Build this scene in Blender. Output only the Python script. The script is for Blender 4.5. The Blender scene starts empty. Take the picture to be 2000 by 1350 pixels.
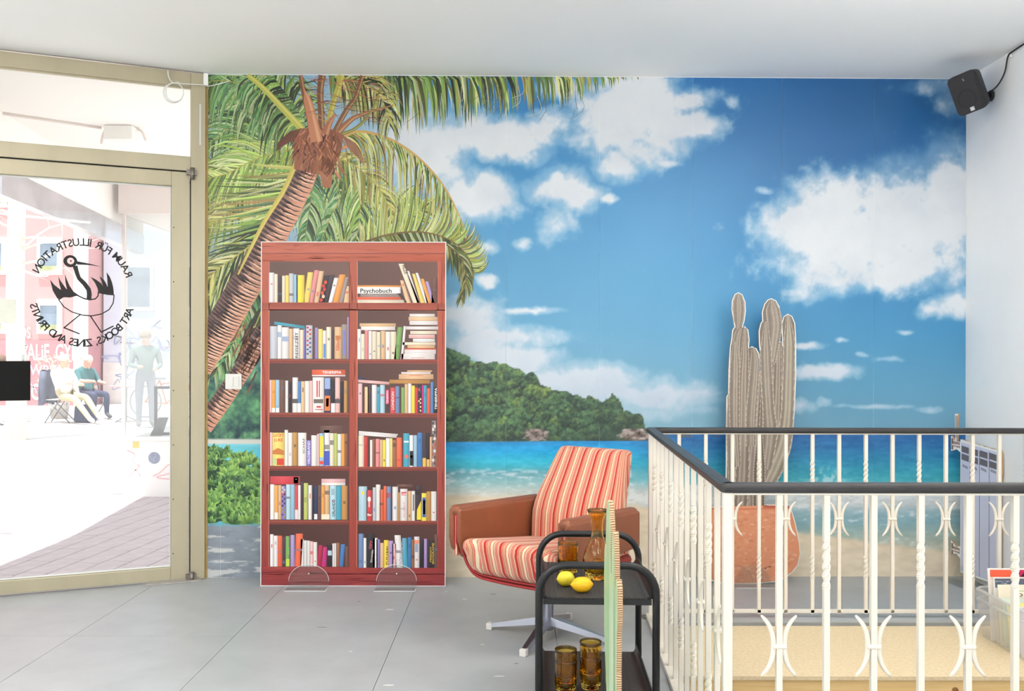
import bpy, bmesh, math, random
import numpy as np
from mathutils import Vector, Matrix, noise as mnoise

# ------------------------------------------------------------------ camera, sky, sun, exposure
scene = bpy.context.scene
C = scene.collection
CAM_H = 1.28
FPX = 1750.0
cam_data = bpy.data.cameras.new('camera')
cam_data.sensor_fit = 'HORIZONTAL'
cam_data.sensor_width = 36.0
cam_data.lens = FPX / 2000.0 * 36.0
cam_data.shift_y = (699 - 675) / 2000.0
cam_data.clip_start = 0.05
cam_data.clip_end = 400
cam = bpy.data.objects.new('camera', cam_data)
C.objects.link(cam)
cam.location = (0, 0, CAM_H)
cam.rotation_euler = (math.radians(90), math.radians(-0.1), 0)
scene.camera = cam

world = bpy.data.worlds.new('sky')
scene.world = world
world.use_nodes = True
wn = world.node_tree.nodes['Background']
wn.inputs['Color'].default_value = (0.93, 0.965, 1.0, 1)
wn.inputs['Strength'].default_value = 1.0

sun_data = bpy.data.lights.new('sun', 'SUN')
sun_data.energy = 5.0
sun_data.angle = math.radians(0.6)
sun_data.color = (1.0, 0.96, 0.9)
sun = bpy.data.objects.new('sun', sun_data)
C.objects.link(sun)
sun.rotation_euler = Vector((0.12, 0.22, -1.0)).to_track_quat('-Z', 'Y').to_euler()

vs = scene.view_settings
vs.view_transform = 'Standard'
vs.look = 'None'
vs.gamma = 1.0
vs.use_curve_mapping = False
vs.exposure = 0.68
scene.cycles.max_bounces = 12
scene.cycles.diffuse_bounces = 6
scene.cycles.transmission_bounces = 10
scene.cycles.transparent_max_bounces = 16
scene.cycles.caustics_reflective = False
scene.cycles.caustics_refractive = False
scene.cycles.sample_clamp_indirect = 6.0
scene.cycles.use_denoising = True

# ------------------------------------------------------------------ helpers
PI = math.pi
def lin1(c):
    c = c / 255.0
    return c / 12.92 if c <= 0.04045 else ((c + 0.055) / 1.055) ** 2.4
def lin(c):
    return tuple(lin1(v) for v in c[:3])
def np_lin(a):
    a = np.clip(a / 255.0, 0, 1)
    return np.where(a <= 0.04045, a / 12.92, ((a + 0.055) / 1.055) ** 2.4)
INK = 0.97            # ink albedo relative to the tone seen on the photograph

MATS = {}
def mat(name, col, rough=0.6, metal=0.0, var=0.0, vscale=8.0, bump=0.0, bscale=40.0, trans=0.0, ior=1.45, stretch=None, spec=0.5, coat=0.0, col2=None, alpha=None):
    if name in MATS:
        return MATS[name]
    m = bpy.data.materials.new(name)
    m.use_nodes = True
    nt = m.node_tree
    b = nt.nodes['Principled BSDF']
    c = lin(col)
    b.inputs['Base Color'].default_value = (*c, 1)
    b.inputs['Roughness'].default_value = rough
    b.inputs['Metallic'].default_value = metal
    b.inputs['IOR'].default_value = ior
    b.inputs['Specular IOR Level'].default_value = spec
    b.inputs['Transmission Weight'].default_value = trans
    b.inputs['Coat Weight'].default_value = coat
    if var > 0 or bump > 0 or col2 is not None:
        tc = nt.nodes.new('ShaderNodeTexCoord')
        mp = nt.nodes.new('ShaderNodeMapping')
        nt.links.new(tc.outputs['Object'], mp.inputs['Vector'])
        if stretch:
            mp.inputs['Scale'].default_value = stretch
    if var > 0 or col2 is not None:
        n = nt.nodes.new('ShaderNodeTexNoise')
        n.inputs['Scale'].default_value = vscale
        n.inputs['Detail'].default_value = 6
        n.inputs['Roughness'].default_value = 0.6
        nt.links.new(mp.outputs['Vector'], n.inputs['Vector'])
        r = nt.nodes.new('ShaderNodeValToRGB')
        r.color_ramp.elements[0].position = 0.3
        r.color_ramp.elements[1].position = 0.7
        if col2 is not None:
            r.color_ramp.elements[0].color = (*c, 1)
            r.color_ramp.elements[1].color = (*lin(col2), 1)
        else:
            r.color_ramp.elements[0].color = (*[max(0, v * (1 - var)) for v in c], 1)
            r.color_ramp.elements[1].color = (*[min(1, v * (1 + var)) for v in c], 1)
        nt.links.new(n.outputs['Fac'], r.inputs['Fac'])
        nt.links.new(r.outputs['Color'], b.inputs['Base Color'])
    if bump > 0:
        n2 = nt.nodes.new('ShaderNodeTexNoise')
        n2.inputs['Scale'].default_value = bscale
        n2.inputs['Detail'].default_value = 4
        nt.links.new(mp.outputs['Vector'], n2.inputs['Vector'])
        bp = nt.nodes.new('ShaderNodeBump')
        bp.inputs['Strength'].default_value = bump
        bp.inputs['Distance'].default_value = 0.01
        nt.links.new(n2.outputs['Fac'], bp.inputs['Height'])
        nt.links.new(bp.outputs['Normal'], b.inputs['Normal'])
    MATS[name] = m
    return m

def mat_print(name='printed_paper', rough=0.55, spec=0.35):
    if name in MATS:
        return MATS[name]
    m = bpy.data.materials.new(name)
    m.use_nodes = True
    nt = m.node_tree
    b = nt.nodes['Principled BSDF']
    a = nt.nodes.new('ShaderNodeVertexColor')
    a.layer_name = 'ink'
    nt.links.new(a.outputs['Color'], b.inputs['Base Color'])
    b.inputs['Roughness'].default_value = rough
    b.inputs['Specular IOR Level'].default_value = spec
    MATS[name] = m
    return m

def mat_clear(name, tint=(1, 1, 1), gloss=0.07, haze=0.0, rough=0.02):
    """thin clear sheet: transparent + a little mirror + a little dust and white haze"""
    if name in MATS:
        return MATS[name]
    m = bpy.data.materials.new(name)
    m.use_nodes = True
    nt = m.node_tree
    nt.nodes.remove(nt.nodes['Principled BSDF'])
    out = nt.nodes['Material Output']
    t = nt.nodes.new('ShaderNodeBsdfTransparent'); t.inputs['Color'].default_value = (*tint, 1)
    g = nt.nodes.new('ShaderNodeBsdfGlossy'); g.inputs['Roughness'].default_value = rough
    mx = nt.nodes.new('ShaderNodeMixShader')
    fr = nt.nodes.new('ShaderNodeLayerWeight'); fr.inputs['Blend'].default_value = 0.12
    mm = nt.nodes.new('ShaderNodeMath'); mm.operation = 'MULTIPLY_ADD'
    mm.inputs[1].default_value = 0.3; mm.inputs[2].default_value = gloss
    nt.links.new(fr.outputs['Fresnel'], mm.inputs[0])
    nt.links.new(mm.outputs[0], mx.inputs['Fac'])
    nt.links.new(t.outputs[0], mx.inputs[1]); nt.links.new(g.outputs[0], mx.inputs[2])
    last = mx
    if haze > 0:
        d = nt.nodes.new('ShaderNodeBsdfTranslucent'); d.inputs['Color'].default_value = (1, 1, 1, 1)
        d2 = nt.nodes.new('ShaderNodeBsdfDiffuse'); d2.inputs['Color'].default_value = (1, 1, 1, 1)
        ad = nt.nodes.new('ShaderNodeMixShader'); ad.inputs['Fac'].default_value = 0.4
        nt.links.new(d.outputs[0], ad.inputs[1]); nt.links.new(d2.outputs[0], ad.inputs[2])
        mh = nt.nodes.new('ShaderNodeMixShader'); mh.inputs['Fac'].default_value = haze
        nt.links.new(mx.outputs[0], mh.inputs[1]); nt.links.new(ad.outputs[0], mh.inputs[2])
        last = mh
    nt.links.new(last.outputs[0], out.inputs['Surface'])
    MATS[name] = m
    return m

def link(o, parent=None):
    C.objects.link(o)
    if parent is not None:
        o.parent = parent
    return o
def tag(o, label=None, cat=None, group=None, kind=None):
    if label: o['label'] = label
    if cat: o['category'] = cat
    if group: o['group'] = group
    if kind: o['kind'] = kind
    return o
def thing(name, label, cat, loc=(0, 0, 0), rz=0.0, group=None):
    o = bpy.data.objects.new(name, None)
    o.empty_display_size = 0.05
    o.location = loc
    o.rotation_euler = (0, 0, rz)
    link(o)
    return tag(o, label, cat, group)
def struct(o):
    o['kind'] = 'structure'
    return o

class MB:
    """collects shapes; build() makes ONE mesh object"""
    def __init__(self):
        self.v = []; self.f = []; self.m = []; self.sm = []
        self.mi = 0; self.smooth = False
    def add(self, vs, fs):
        o = len(self.v)
        self.v.extend([tuple(p) for p in vs])
        for f in fs:
            self.f.append([i + o for i in f]); self.m.append(self.mi); self.sm.append(self.smooth)
    def box(self, x0, x1, y0, y1, z0, z1, M=None):
        vs = [Vector((x, y, z)) for z in (z0, z1) for y in (y0, y1) for x in (x0, x1)]
        if M is not None: vs = [M @ p for p in vs]
        self.add(vs, [(0, 2, 3, 1), (4, 5, 7, 6), (0, 1, 5, 4), (2, 6, 7, 3), (0, 4, 6, 2), (1, 3, 7, 5)])
        return self
    def rbox(self, x0, x1, y0, y1, z0, z1, r=0.01, seg=3, fn=None, M=None):
        bm = bmesh.new()
        bmesh.ops.create_cube(bm, size=1.0)
        cx, cy, cz = (x0 + x1) / 2, (y0 + y1) / 2, (z0 + z1) / 2
        for p in bm.verts:
            p.co = Vector((cx + p.co.x * (x1 - x0), cy + p.co.y * (y1 - y0), cz + p.co.z * (z1 - z0)))
        bmesh.ops.bevel(bm, geom=bm.edges[:] + bm.verts[:], offset=r, segments=seg, profile=0.5, affect='EDGES')
        self.bm(bm, fn, M)
        return self
    def bm(self, bm, fn=None, M=None):
        bm.verts.index_update()
        vs = []
        for p in bm.verts:
            q = p.co.copy()
            if fn: q = Vector(fn(q))
            if M is not None: q = M @ q
            vs.append(q)
        self.add(vs, [[q.index for q in f.verts] for f in bm.faces])
        bm.free()
    def prism(self, pts, d0, d1, frame=None):
        """pts 2D (a, b); frame(a, b, d) -> 3D"""
        n = len(pts)
        fr = frame or (lambda a, b, d: (a, b, d))
        vs = [fr(a, b, d0) for a, b in pts] + [fr(a, b, d1) for a, b in pts]
        mi = self.mi
        self.add(vs, [list(range(n))[::-1], [i + n for i in range(n)]])
        if hasattr(self, 'side_mi'): self.mi = self.side_mi
        o = len(self.v) - 2 * n
        for i in range(n):
            j = (i + 1) % n
            self.f.append([o + i, o + j, o + n + j, o + n + i]); self.m.append(self.mi); self.sm.append(False)
        self.mi = mi
        return self
    def tube(self, pts, r, n=10, caps=True, closed=False, squash=None):
        pts = [Vector(p) for p in pts]
        N = len(pts)
        rs = r if isinstance(r, (list, tuple)) else [r] * N
        prev = None
        rings = []
        for i, p in enumerate(pts):
            a = pts[i - 1] if (i > 0 or closed) else p
            b = pts[(i + 1) % N] if (i < N - 1 or closed) else p
            t = (b - a).normalized()
            if prev is None:
                up = Vector((0, 0, 1)) if abs(t.z) < 0.9 else Vector((0, 1, 0))
                u = t.cross(up).normalized()
            else:
                u = (prev - t * prev.dot(t)).normalized()
            prev = u
            w = t.cross(u)
            rings.append([p + (u * math.cos(2 * PI * k / n) + w * math.sin(2 * PI * k / n) * (squash or 1)) * rs[i] for k in range(n)])
        o = len(self.v)
        vs = [q for rg in rings for q in rg]
        fs = []
        for i in range(N - 1 + (1 if closed else 0)):
            i2 = (i + 1) % N
            for k in range(n):
                k2 = (k + 1) % n
                fs.append((i * n + k, i * n + k2, i2 * n + k2, i2 * n + k))
        s = self.smooth; self.smooth = True
        self.add(vs, fs)
        self.smooth = False
        if caps and not closed:
            self.f.append([o + k for k in range(n)][::-1]); self.m.append(self.mi); self.sm.append(False)
            self.f.append([o + (N - 1) * n + k for k in range(n)]); self.m.append(self.mi); self.sm.append(False)
        self.smooth = s
        return self
    def lathe(self, prof, n=24, cx=0, cy=0, ripple=None, close=False):
        """prof [(r, z)]; ripple(theta, z, r) -> r"""
        N = len(prof)
        vs = []
        for r, z in prof:
            for k in range(n):
                th = 2 * PI * k / n
                rr = ripple(th, z, r) if ripple else r
                vs.append((cx + rr * math.cos(th), cy + rr * math.sin(th), z))
        fs = []
        for i in range(N if close else N - 1):
            i2 = (i + 1) % N
            for k in range(n):
                k2 = (k + 1) % n
                fs.append((i * n + k, i * n + k2, i2 * n + k2, i2 * n + k))
        s = self.smooth; self.smooth = True
        o = len(self.v)
        self.add(vs, fs)
        self.smooth = s
        if not close:
            if prof[0][0] > 1e-5:
                self.f.append([o + k for k in range(n)][::-1]); self.m.append(self.mi); self.sm.append(False)
            if prof[-1][0] > 1e-5:
                self.f.append([o + (N - 1) * n + k for k in range(n)]); self.m.append(self.mi); self.sm.append(False)
        return self
    def mesh(self, name, mats):
        me = bpy.data.meshes.new(name)
        me.from_pydata([tuple(p) for p in self.v], [], self.f)
        if not isinstance(mats, (list, tuple)): mats = [mats]
        for m in mats: me.materials.append(m)
        me.polygons.foreach_set('material_index', self.m)
        me.polygons.foreach_set('use_smooth', self.sm)
        me.update()
        return me
    def build(self, name, mats, parent=None):
        me = self.mesh(name, mats)
        bm = bmesh.new(); bm.from_mesh(me)
        bmesh.ops.recalc_face_normals(bm, faces=bm.faces)
        bm.to_mesh(me); bm.free()
        o = bpy.data.objects.new(name, me)
        return link(o, parent)

def copy_tree(o, parent=None):
    c = o.copy(); C.objects.link(c); c.parent = parent
    for ch in list(o.children):
        d = ch.copy(); C.objects.link(d); d.parent = c
        for g in list(ch.children):
            e = g.copy(); C.objects.link(e); e.parent = d
    return c

def catmull(pts, n):
    """n points along a smooth curve through pts"""
    P = [np.array(p, float) for p in pts]
    P = [2 * P[0] - P[1]] + P + [2 * P[-1] - P[-2]]
    segs = len(P) - 3
    out = []
    for k in range(n):
        u = k / (n - 1) * segs
        i = min(int(u), segs - 1); t = u - i
        a, b, c, d = P[i:i + 4]
        out.append(0.5 * ((2 * b) + (-a + c) * t + (2 * a - 5 * b + 4 * c - d) * t * t + (-a + 3 * b - 3 * c + d) * t ** 3))
    return out

# value noise for the printed pictures (numpy, vectorised)
def vnoise(x, y, seed):
    rs = np.random.RandomState(seed)
    T = rs.rand(257, 257)
    xi = np.floor(x).astype(int); yi = np.floor(y).astype(int)
    fx = x - xi; fy = y - yi
    fx = fx * fx * (3 - 2 * fx); fy = fy * fy * (3 - 2 * fy)
    xi %= 256; yi %= 256
    a = T[yi, xi]; b = T[yi, xi + 1]; c = T[yi + 1, xi]; d = T[yi + 1, xi + 1]
    return (a + (b - a) * fx) * (1 - fy) + (c + (d - c) * fx) * fy
def fbm(x, y, s, o=4, seed=1, gain=0.5):
    t = 0; amp = 1; tot = 0
    for k in range(o):
        t = t + amp * vnoise(x / s * 2 ** k + 17.3 * k, y / s * 2 ** k + 9.1 * k, seed + k)
        tot += amp; amp *= gain
    return t / tot
def sstep(a, b, x):
    t = np.clip((x - a) / (b - a), 0, 1)
    return t * t * (3 - 2 * t)

# text as flat polygons (built-in font)
_TX = {}
def text_mesh(s):
    if s in _TX: return _TX[s]
    cu = bpy.data.curves.new('lettering', 'FONT'); cu.body = s; cu.size = 1.0; cu.resolution_u = 3; cu.offset = 0.018
    ob = bpy.data.objects.new('lettering', cu); C.objects.link(ob)
    dg = bpy.context.evaluated_depsgraph_get()
    me = bpy.data.meshes.new_from_object(ob.evaluated_get(dg))
    V = [(v.co.x, v.co.y) for v in me.vertices]
    F = [list(p.vertices) for p in me.polygons]
    bpy.data.objects.remove(ob); bpy.data.curves.remove(cu); bpy.data.meshes.remove(me)
    if V:
        x0 = min(p[0] for p in V); x1 = max(p[0] for p in V); y0 = min(p[1] for p in V); y1 = max(p[1] for p in V)
    else:
        x0 = x1 = y0 = y1 = 0
    _TX[s] = (V, F, (x0, x1, y0, y1))
    return _TX[s]

class PB:
    """flat printed picture: coloured polygons laid on a plane. layout -> 3D by frame(a, b, lift)"""
    def __init__(self, frame, gain=INK):
        self.frame = frame; self.v = []; self.f = []; self.c = []; self.k = 0; self.step = 8e-6; self.base = 0.0; self.gain = gain
    def lift(self):
        return self.base + self.k * self.step
    def poly(self, pts, col, cols=None, lift=None):
        L = self.lift() if lift is None else lift
        o = len(self.v)
        for i, p in enumerate(pts):
            self.v.append(tuple(self.frame(p[0], p[1], L)))
            cc = cols[i] if cols else col
            self.c.append(cc)
        self.f.append(list(range(o, o + len(pts))))
    def mesh2d(self, V, F, col):
        o = len(self.v); L = self.lift()
        for p in V:
            self.v.append(tuple(self.frame(p[0], p[1], L))); self.c.append(col)
        for f in F: self.f.append([i + o for i in f])
    def stroke(self, pts, w, col, cols=None):
        """polyline with width(s), as a strip of quads"""
        P = [np.array(p, float) for p in pts]; n = len(P)
        W = w if isinstance(w, (list, tuple)) else [w] * n
        L = []; R = []
        for i in range(n):
            a = P[max(0, i - 1)]; b = P[min(n - 1, i + 1)]
            d = b - a; l = math.hypot(*d) or 1; nx, ny = -d[1] / l, d[0] / l
            L.append((P[i][0] + nx * W[i] / 2, P[i][1] + ny * W[i] / 2)); R.append((P[i][0] - nx * W[i] / 2, P[i][1] - ny * W[i] / 2))
        for i in range(n - 1):
            cc = None
            if cols: cc = [cols[i], cols[i + 1], cols[i + 1], cols[i]]
            self.poly([L[i], L[i + 1], R[i + 1], R[i]], col, cc)
    def ellipse(self, cx, cy, rx, ry, col, n=20):
        self.poly([(cx + rx * math.cos(2 * PI * k / n), cy + ry * math.sin(2 * PI * k / n)) for k in range(n)], col)
    def text(self, s, x, y, h, col, rot=0.0, w=None, flip=1, center=False):
        """cap height h (layout units, y down); rot in degrees counter-clockwise"""
        V, F, (x0, x1, y0, y1) = text_mesh(s)
        if not V: return
        sc = h / 0.69
        sx = sc if w is None else w / max(1e-6, x1 - x0)
        cr, sr = math.cos(math.radians(rot)), math.sin(math.radians(rot))
        out = []
        for a, b in V:
            u = (a - x0) * sx - ((x1 - x0) * sx / 2 if center else 0); v_ = b * sc
            out.append((x + flip * (u * cr - v_ * sr), y - (u * sr + v_ * cr)))
        self.mesh2d(out, F, col)
    def build(self, name, parent, material):
        me = bpy.data.meshes.new(name)
        me.from_pydata(self.v, [], self.f)
        a = me.color_attributes.new('ink', 'FLOAT_COLOR', 'POINT')
        c = np_lin(np.array(self.c, float)[:, :3]) * self.gain
        c = np.clip(c, 0, 0.93)
        rgba = np.ones((len(self.v), 4), np.float32); rgba[:, :3] = c
        a.data.foreach_set('color', rgba.ravel())
        me.materials.append(material)
        me.update()
        o = bpy.data.objects.new(name, me)
        return link(o, parent)

def jit(c, a, rnd):
    d = rnd.uniform(-a, a)
    return tuple(max(0, min(255, v + d + rnd.uniform(-a, a) * 0.3)) for v in c[:3])
def mixc(a, b, t):
    return tuple(a[i] + (b[i] - a[i]) * t for i in range(3))
# ------------------------------------------------------------------ the room shell
CEIL = 2.925
WL = Vector((-1.783, 5.201, 0)); WR = Vector((2.668, 5.268, 0))       # mural wall, left and right end
wdir = (WR - WL).normalized(); wnor = Vector((wdir.y, -wdir.x, 0))     # normal into the room
FD = Vector((-0.9238, -0.3829, 0))                                     # glazed front, away from the corner
FN = Vector((0.3829, -0.9238, 0))                                      # normal into the room
def fac(t, z, d=0.0):
    p = WL + FD * t + FN * d
    return Vector((p.x, p.y, z))

M_wall = mat('white_wall_paint', (247, 247, 247), rough=0.7, var=0.02, vscale=3, bump=0.05, bscale=60)
M_ceil = mat('white_ceiling_paint', (250, 250, 249), rough=0.8, var=0.015, vscale=2)
M_floor = mat('grey_floor_paint', (162, 166, 169), rough=0.36, var=0.07, vscale=5, bump=0.05, bscale=45)
M_joint = mat('floor_joint', (140, 142, 142), rough=0.8, var=0.1)
M_bronze = mat('champagne_anodised_frame', (180, 171, 146), rough=0.42, metal=0.35, var=0.07, vscale=5, stretch=(1, 1, 0.25))
M_gap = mat('dark_gap', (40, 36, 32), rough=0.8)
M_pane = mat_clear('door_glass', (0.98, 0.99, 0.985), gloss=0.02, haze=0.10)  # white haze puts the washed-out veil over the street into the glass

FILL_W, FILL_UP = 19.0, 36.0
FLOOR_T = 4.2
LX = fac(FLOOR_T, 0).x; LY = fac(FLOOR_T, 0).y
HY0, HY1 = 2.51, 4.36                    # stair opening, its left edge runs along the railing
HP = (0.628, 2.47); HN = (-1.957, 0.094)
def hx(y): return HP[0] + (y - HP[1]) * 0.094 / 1.957
BACK = -3.4

# wall behind the mural, right wall, left wall, ceiling
m = MB()
e = 0.25
a = WL - wnor * 0.0; b = WR
b2 = WR + wdir * e; bk_ = -wnor * e
m.add([(a.x, a.y, -2.6), (b2.x, b2.y, -2.6), (b2.x, b2.y, CEIL + .2), (a.x, a.y, CEIL + .2),
       (a.x + .1, a.y + e, -2.6), (b2.x + bk_.x, b2.y + bk_.y, -2.6), (b2.x + bk_.x, b2.y + bk_.y, CEIL + .2), (a.x + .1, a.y + e, CEIL + .2)],
      [(0, 1, 2, 3), (7, 6, 5, 4), (0, 3, 7, 4), (1, 5, 6, 2), (3, 2, 6, 7), (0, 4, 5, 1)])
wall_back = struct(m.build('wall_back', M_wall))
m = MB(); m.box(WR.x, WR.x + e, BACK, WR.y - .001, -2.6, CEIL + .2)
struct(m.build('wall_right', M_wall))
SIDE_GLAZING = True
m = MB()
p4 = fac(FLOOR_T, 0)
cp = [(WL.x, WL.y), (WR.x, WR.y), (WR.x, BACK), (LX, BACK), (p4.x, p4.y)]
m.prism(cp, CEIL, CEIL + 0.2)
ceiling = struct(m.build('ceiling', M_ceil))

# floor: base slab with the stair opening + painted boards with open joints
def clip(poly, p, n):
    out = []
    for i in range(len(poly)):
        A = poly[i]; B = poly[(i + 1) % len(poly)]
        da = (A[0] - p[0]) * n[0] + (A[1] - p[1]) * n[1]; db = (B[0] - p[0]) * n[0] + (B[1] - p[1]) * n[1]
        if da >= 0: out.append(A)
        if (da >= 0) != (db >= 0):
            t = da / (da - db); out.append((A[0] + (B[0] - A[0]) * t, A[1] + (B[1] - A[1]) * t))
    return out
def trim_floor(pl): return clip(clip(pl, (WL.x, WL.y), (FN.x, FN.y)), (WL.x, WL.y), (wnor.x, wnor.y))
HNR = (-HN[0], -HN[1])
m = MB()
m.prism(trim_floor(clip([(LX, BACK), (2, BACK), (2, 6), (LX, 6)], HP, HN)), -0.16, -0.006)
right_pieces = [trim_floor(clip([(0, BACK), (WR.x, BACK), (WR.x, HY0), (0, HY0)], HP, HNR)), trim_floor(clip([(0, HY1), (WR.x, HY1), (WR.x, 6), (0, 6)], HP, HNR))]
for pl in right_pieces: m.prism(pl, -0.16, -0.006)
floor = struct(m.build('floor', M_joint))
xs = [LX, -4.23, -3.49, -2.75, -2.01, -1.272, -0.533, 0.204, 2.0]
g = 0.0011
for i in range(len(xs) - 1):
    ys = [BACK, -0.9, 1.6, 4.11, 6] if i < 5 else ([BACK, 0.3, 2.85, 6] if i % 2 == 0 else [BACK, -1.5, 1.0, 6])
    for j in range(len(ys) - 1):
        pl = [(xs[i] + g, ys[j] + g), (xs[i + 1] - g, ys[j] + g), (xs[i + 1] - g, ys[j + 1] - g), (xs[i] + g, ys[j + 1] - g)]
        pl = clip(trim_floor(pl), HP, HN)
        if len(pl) < 3: continue
        q = MB(); q.prism(pl, -0.006, 0.0)
        q.build('floor_board', M_floor, floor)
for pl in right_pieces:
    q = MB(); q.prism(pl, -0.006, 0.0); q.build('floor_board', M_floor, floor)
# small chips and scuffs in the paint
rnd = random.Random(5)
M_chip = mat('pale_paint_chip', (222, 222, 216), rough=0.7)
M_scuff = mat('dark_scuff', (95, 95, 95), rough=0.7)
q = MB()
for (x, y, w, l, k) in [(-.48, 3.50, .05, .012, 0), (-.62, 4.55, .05, .015, 0), (-.05, 3.6, .05, .01, 0), (-.25, 4.75, .03, .012, 0), (.42, 3.62, .03, .01, 0), (-.36, 4.9, .02, .008, 0),
                        (-.8, 4.7, .02, .008, 1), (-.1, 4.85, .04, .008, 1), (.02, 3.75, .02, .008, 1), (-.9, 4.25, .06, .006, 1), (-.13, 4.0, .02, .01, 0), (-.7, 3.9, .015, .01, 0)]:
    q.mi = k
    q.add([(x - w / 2, y - l / 2, .0006), (x + w * .3, y - l * .7, .0006), (x + w / 2, y + l * .3, .0006), (x - w * .2, y + l / 2, .0006)], [(0, 1, 2, 3)])
q.build('paint_scuffs', [M_chip, M_scuff], floor)

# unseen linear lamps (light down and up), added to fill and even out the room
M_fill = mat('fill_lamp_housing', (236, 236, 234), rough=.5)
M_fill_glow = bpy.data.materials.new('fill_lamp_diffuser'); M_fill_glow.use_nodes = True
M_fill_glow.node_tree.nodes['Principled BSDF'].inputs['Emission Color'].default_value = (1, .97, .92, 1); M_fill_glow.node_tree.nodes['Principled BSDF'].inputs['Emission Strength'].default_value = 2.0
for lx, ly, dz, k_, nm in ((-2.0, 2.0, 0, 1.0, 'added unseen fill lamp ahead of the camera on the door side'), (1.55, 3.0, .2, .42, 'added unseen fill lamp ahead of the camera on the stair side'), (-2.3, -.8, 0, 1.0, 'added unseen fill lamp behind the camera on the door side'), (1.2, -.8, 0, 1.0, 'added unseen fill lamp behind the camera on the stair side')):
    t = thing('fill_lamp', nm, 'lamp', (lx, ly, CEIL), group='added fill lamps')
    q = MB(); q.rbox(-.75, .75, -.05, .05, -.46 + dz, -.42 + dz, r=.006, seg=2); q.build('housing', M_fill, t)
    q = MB(); q.rbox(-.73, .73, -.04, .04, -.468 + dz, -.46 + dz, r=.003, seg=1); q.build('diffuser', M_fill_glow, t)
    for x in (-.6, .6):
        q = MB(); q.tube([(x, 0, -.42 + dz), (x, 0, 0)], .0025, n=6); q.build('wire', M_fill, t)
    for zz, w_, rx in ((-.472, FILL_W * k_, 0), (-.414, FILL_UP, PI)):
        ld = bpy.data.lights.new('fill_light', 'AREA'); ld.shape = 'RECTANGLE'; ld.size = 1.46; ld.size_y = .09; ld.energy = w_; ld.color = (1, .97, .93)
        lo = bpy.data.objects.new('fill_light', ld); C.objects.link(lo); lo.parent = t; lo.location = (0, 0, zz + dz); lo.rotation_euler = (rx, 0, 0)

# stairwell below the railing: lining and steps
m = MB()
m.prism([(hx(HY0) - .02, HY0), (hx(HY0), HY0), (hx(HY1), HY1), (hx(HY1) - .02, HY1)], -2.5, -.16)
m.box(hx(HY0), WR.x, HY0 - .02, HY0, -2.5, -.16); m.box(hx(HY1), WR.x, HY1, HY1 + .02, -2.5, -.16)
m.box(hx(HY0), WR.x, HY0, HY1, -2.55, -2.5)
struct(m.build('wall_stairwell', M_wall))
stairs = struct(bpy.data.objects.new('stairs', None)); link(stairs)
M_step = mat('grey_stone_step', (150, 150, 148), rough=0.6, var=0.1)
for k in range(7):
    x = WR.x - 0.27 * k
    m = MB(); m.box(x - .27, x, HY0 + .02, HY0 + .95, -.35 - .3 * k, -.30 - .3 * k); m.build('step', M_step, stairs)

# ------------------------------------------------------------------ glazed front: frame, transom light, door
JW = 0.081
def fbar(mb, t0, t1, z0, z1, d0=-0.03, d1=0.03):
    ps = [fac(t, z, d) for z in (z0, z1) for d in (d0, d1) for t in (t0, t1)]
    mb.add(ps, [(0, 2, 3, 1), (4, 5, 7, 6), (0, 1, 5, 4), (2, 6, 7, 3), (0, 4, 6, 2), (1, 3, 7, 5)])
DOOR_T0, DOOR_T1 = 0.0835, 1.19
front = struct(bpy.data.objects.new('window_1', None)); link(front)
def part_bar(name, *a, parent=front, mt=M_bronze, **k):
    q = MB(); fbar(q, *a, **k); o = q.build(name, mt, parent)
    bv = o.modifiers.new('soft_edge', 'BEVEL'); bv.width = 0.003; bv.segments = 2
    return o
part_bar('jamb', -0.0, JW, 0, CEIL - .012)
part_bar('head_rail', JW, FLOOR_T, 2.83, CEIL - .012)
part_bar('transom_rail', JW, FLOOR_T, 2.348, 2.432)
part_bar('jamb', DOOR_T1 + .003, DOOR_T1 + .08, 0, 2.348)
part_bar('mullion', DOOR_T1 + .003, DOOR_T1 + .08, 2.432, 2.83)
part_bar('glazing_bead', JW + .0, 1.19, 2.820, 2.832, d0=.012, d1=.024)
for (t0, t1, z0, z1) in [(JW, DOOR_T1 + .003, 2.432, 2.83), (DOOR_T1 + .08, 2.7, 2.432, 2.83), (2.76, FLOOR_T, 2.432, 2.83), (DOOR_T1 + .08, 2.7, .1, 2.348), (2.76, FLOOR_T, .1, 2.348)]:
    q = MB(); q.add([fac(t0, z0), fac(t1, z0), fac(t1, z1), fac(t0, z1)], [(0, 1, 2, 3)]); q.build('pane', M_pane, front)
part_bar('mullion', 2.7, 2.76, .0, 2.83)
part_bar('sill_rail', DOOR_T1 + .08, FLOOR_T, 0, .1)
part_bar('draught_strip', JW - .004, JW + .002, 0.01, 2.346, d0=-.03, d1=.0305, mt=M_gap)
part_bar('draught_strip', JW, DOOR_T1, 2.3435, 2.348, d0=-.03, d1=.0305, mt=M_gap)
part_bar('cover_plate', 0.022, 0.036, 2.50, 2.74, d0=.03, d1=.034, mt=mat('pale_metal', (205, 203, 196), rough=0.4, metal=.5))
part_bar('edge_strip', -.016, 0.0, 0.0, CEIL - .03, d0=-.05, d1=.012, mt=mat('ochre_board_edge', (176, 146, 92), rough=0.8, var=.2))
part_bar('corner_filler', -.014, .012, CEIL - .075, CEIL - .005, d0=.0, d1=.034, mt=M_wall)

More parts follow.
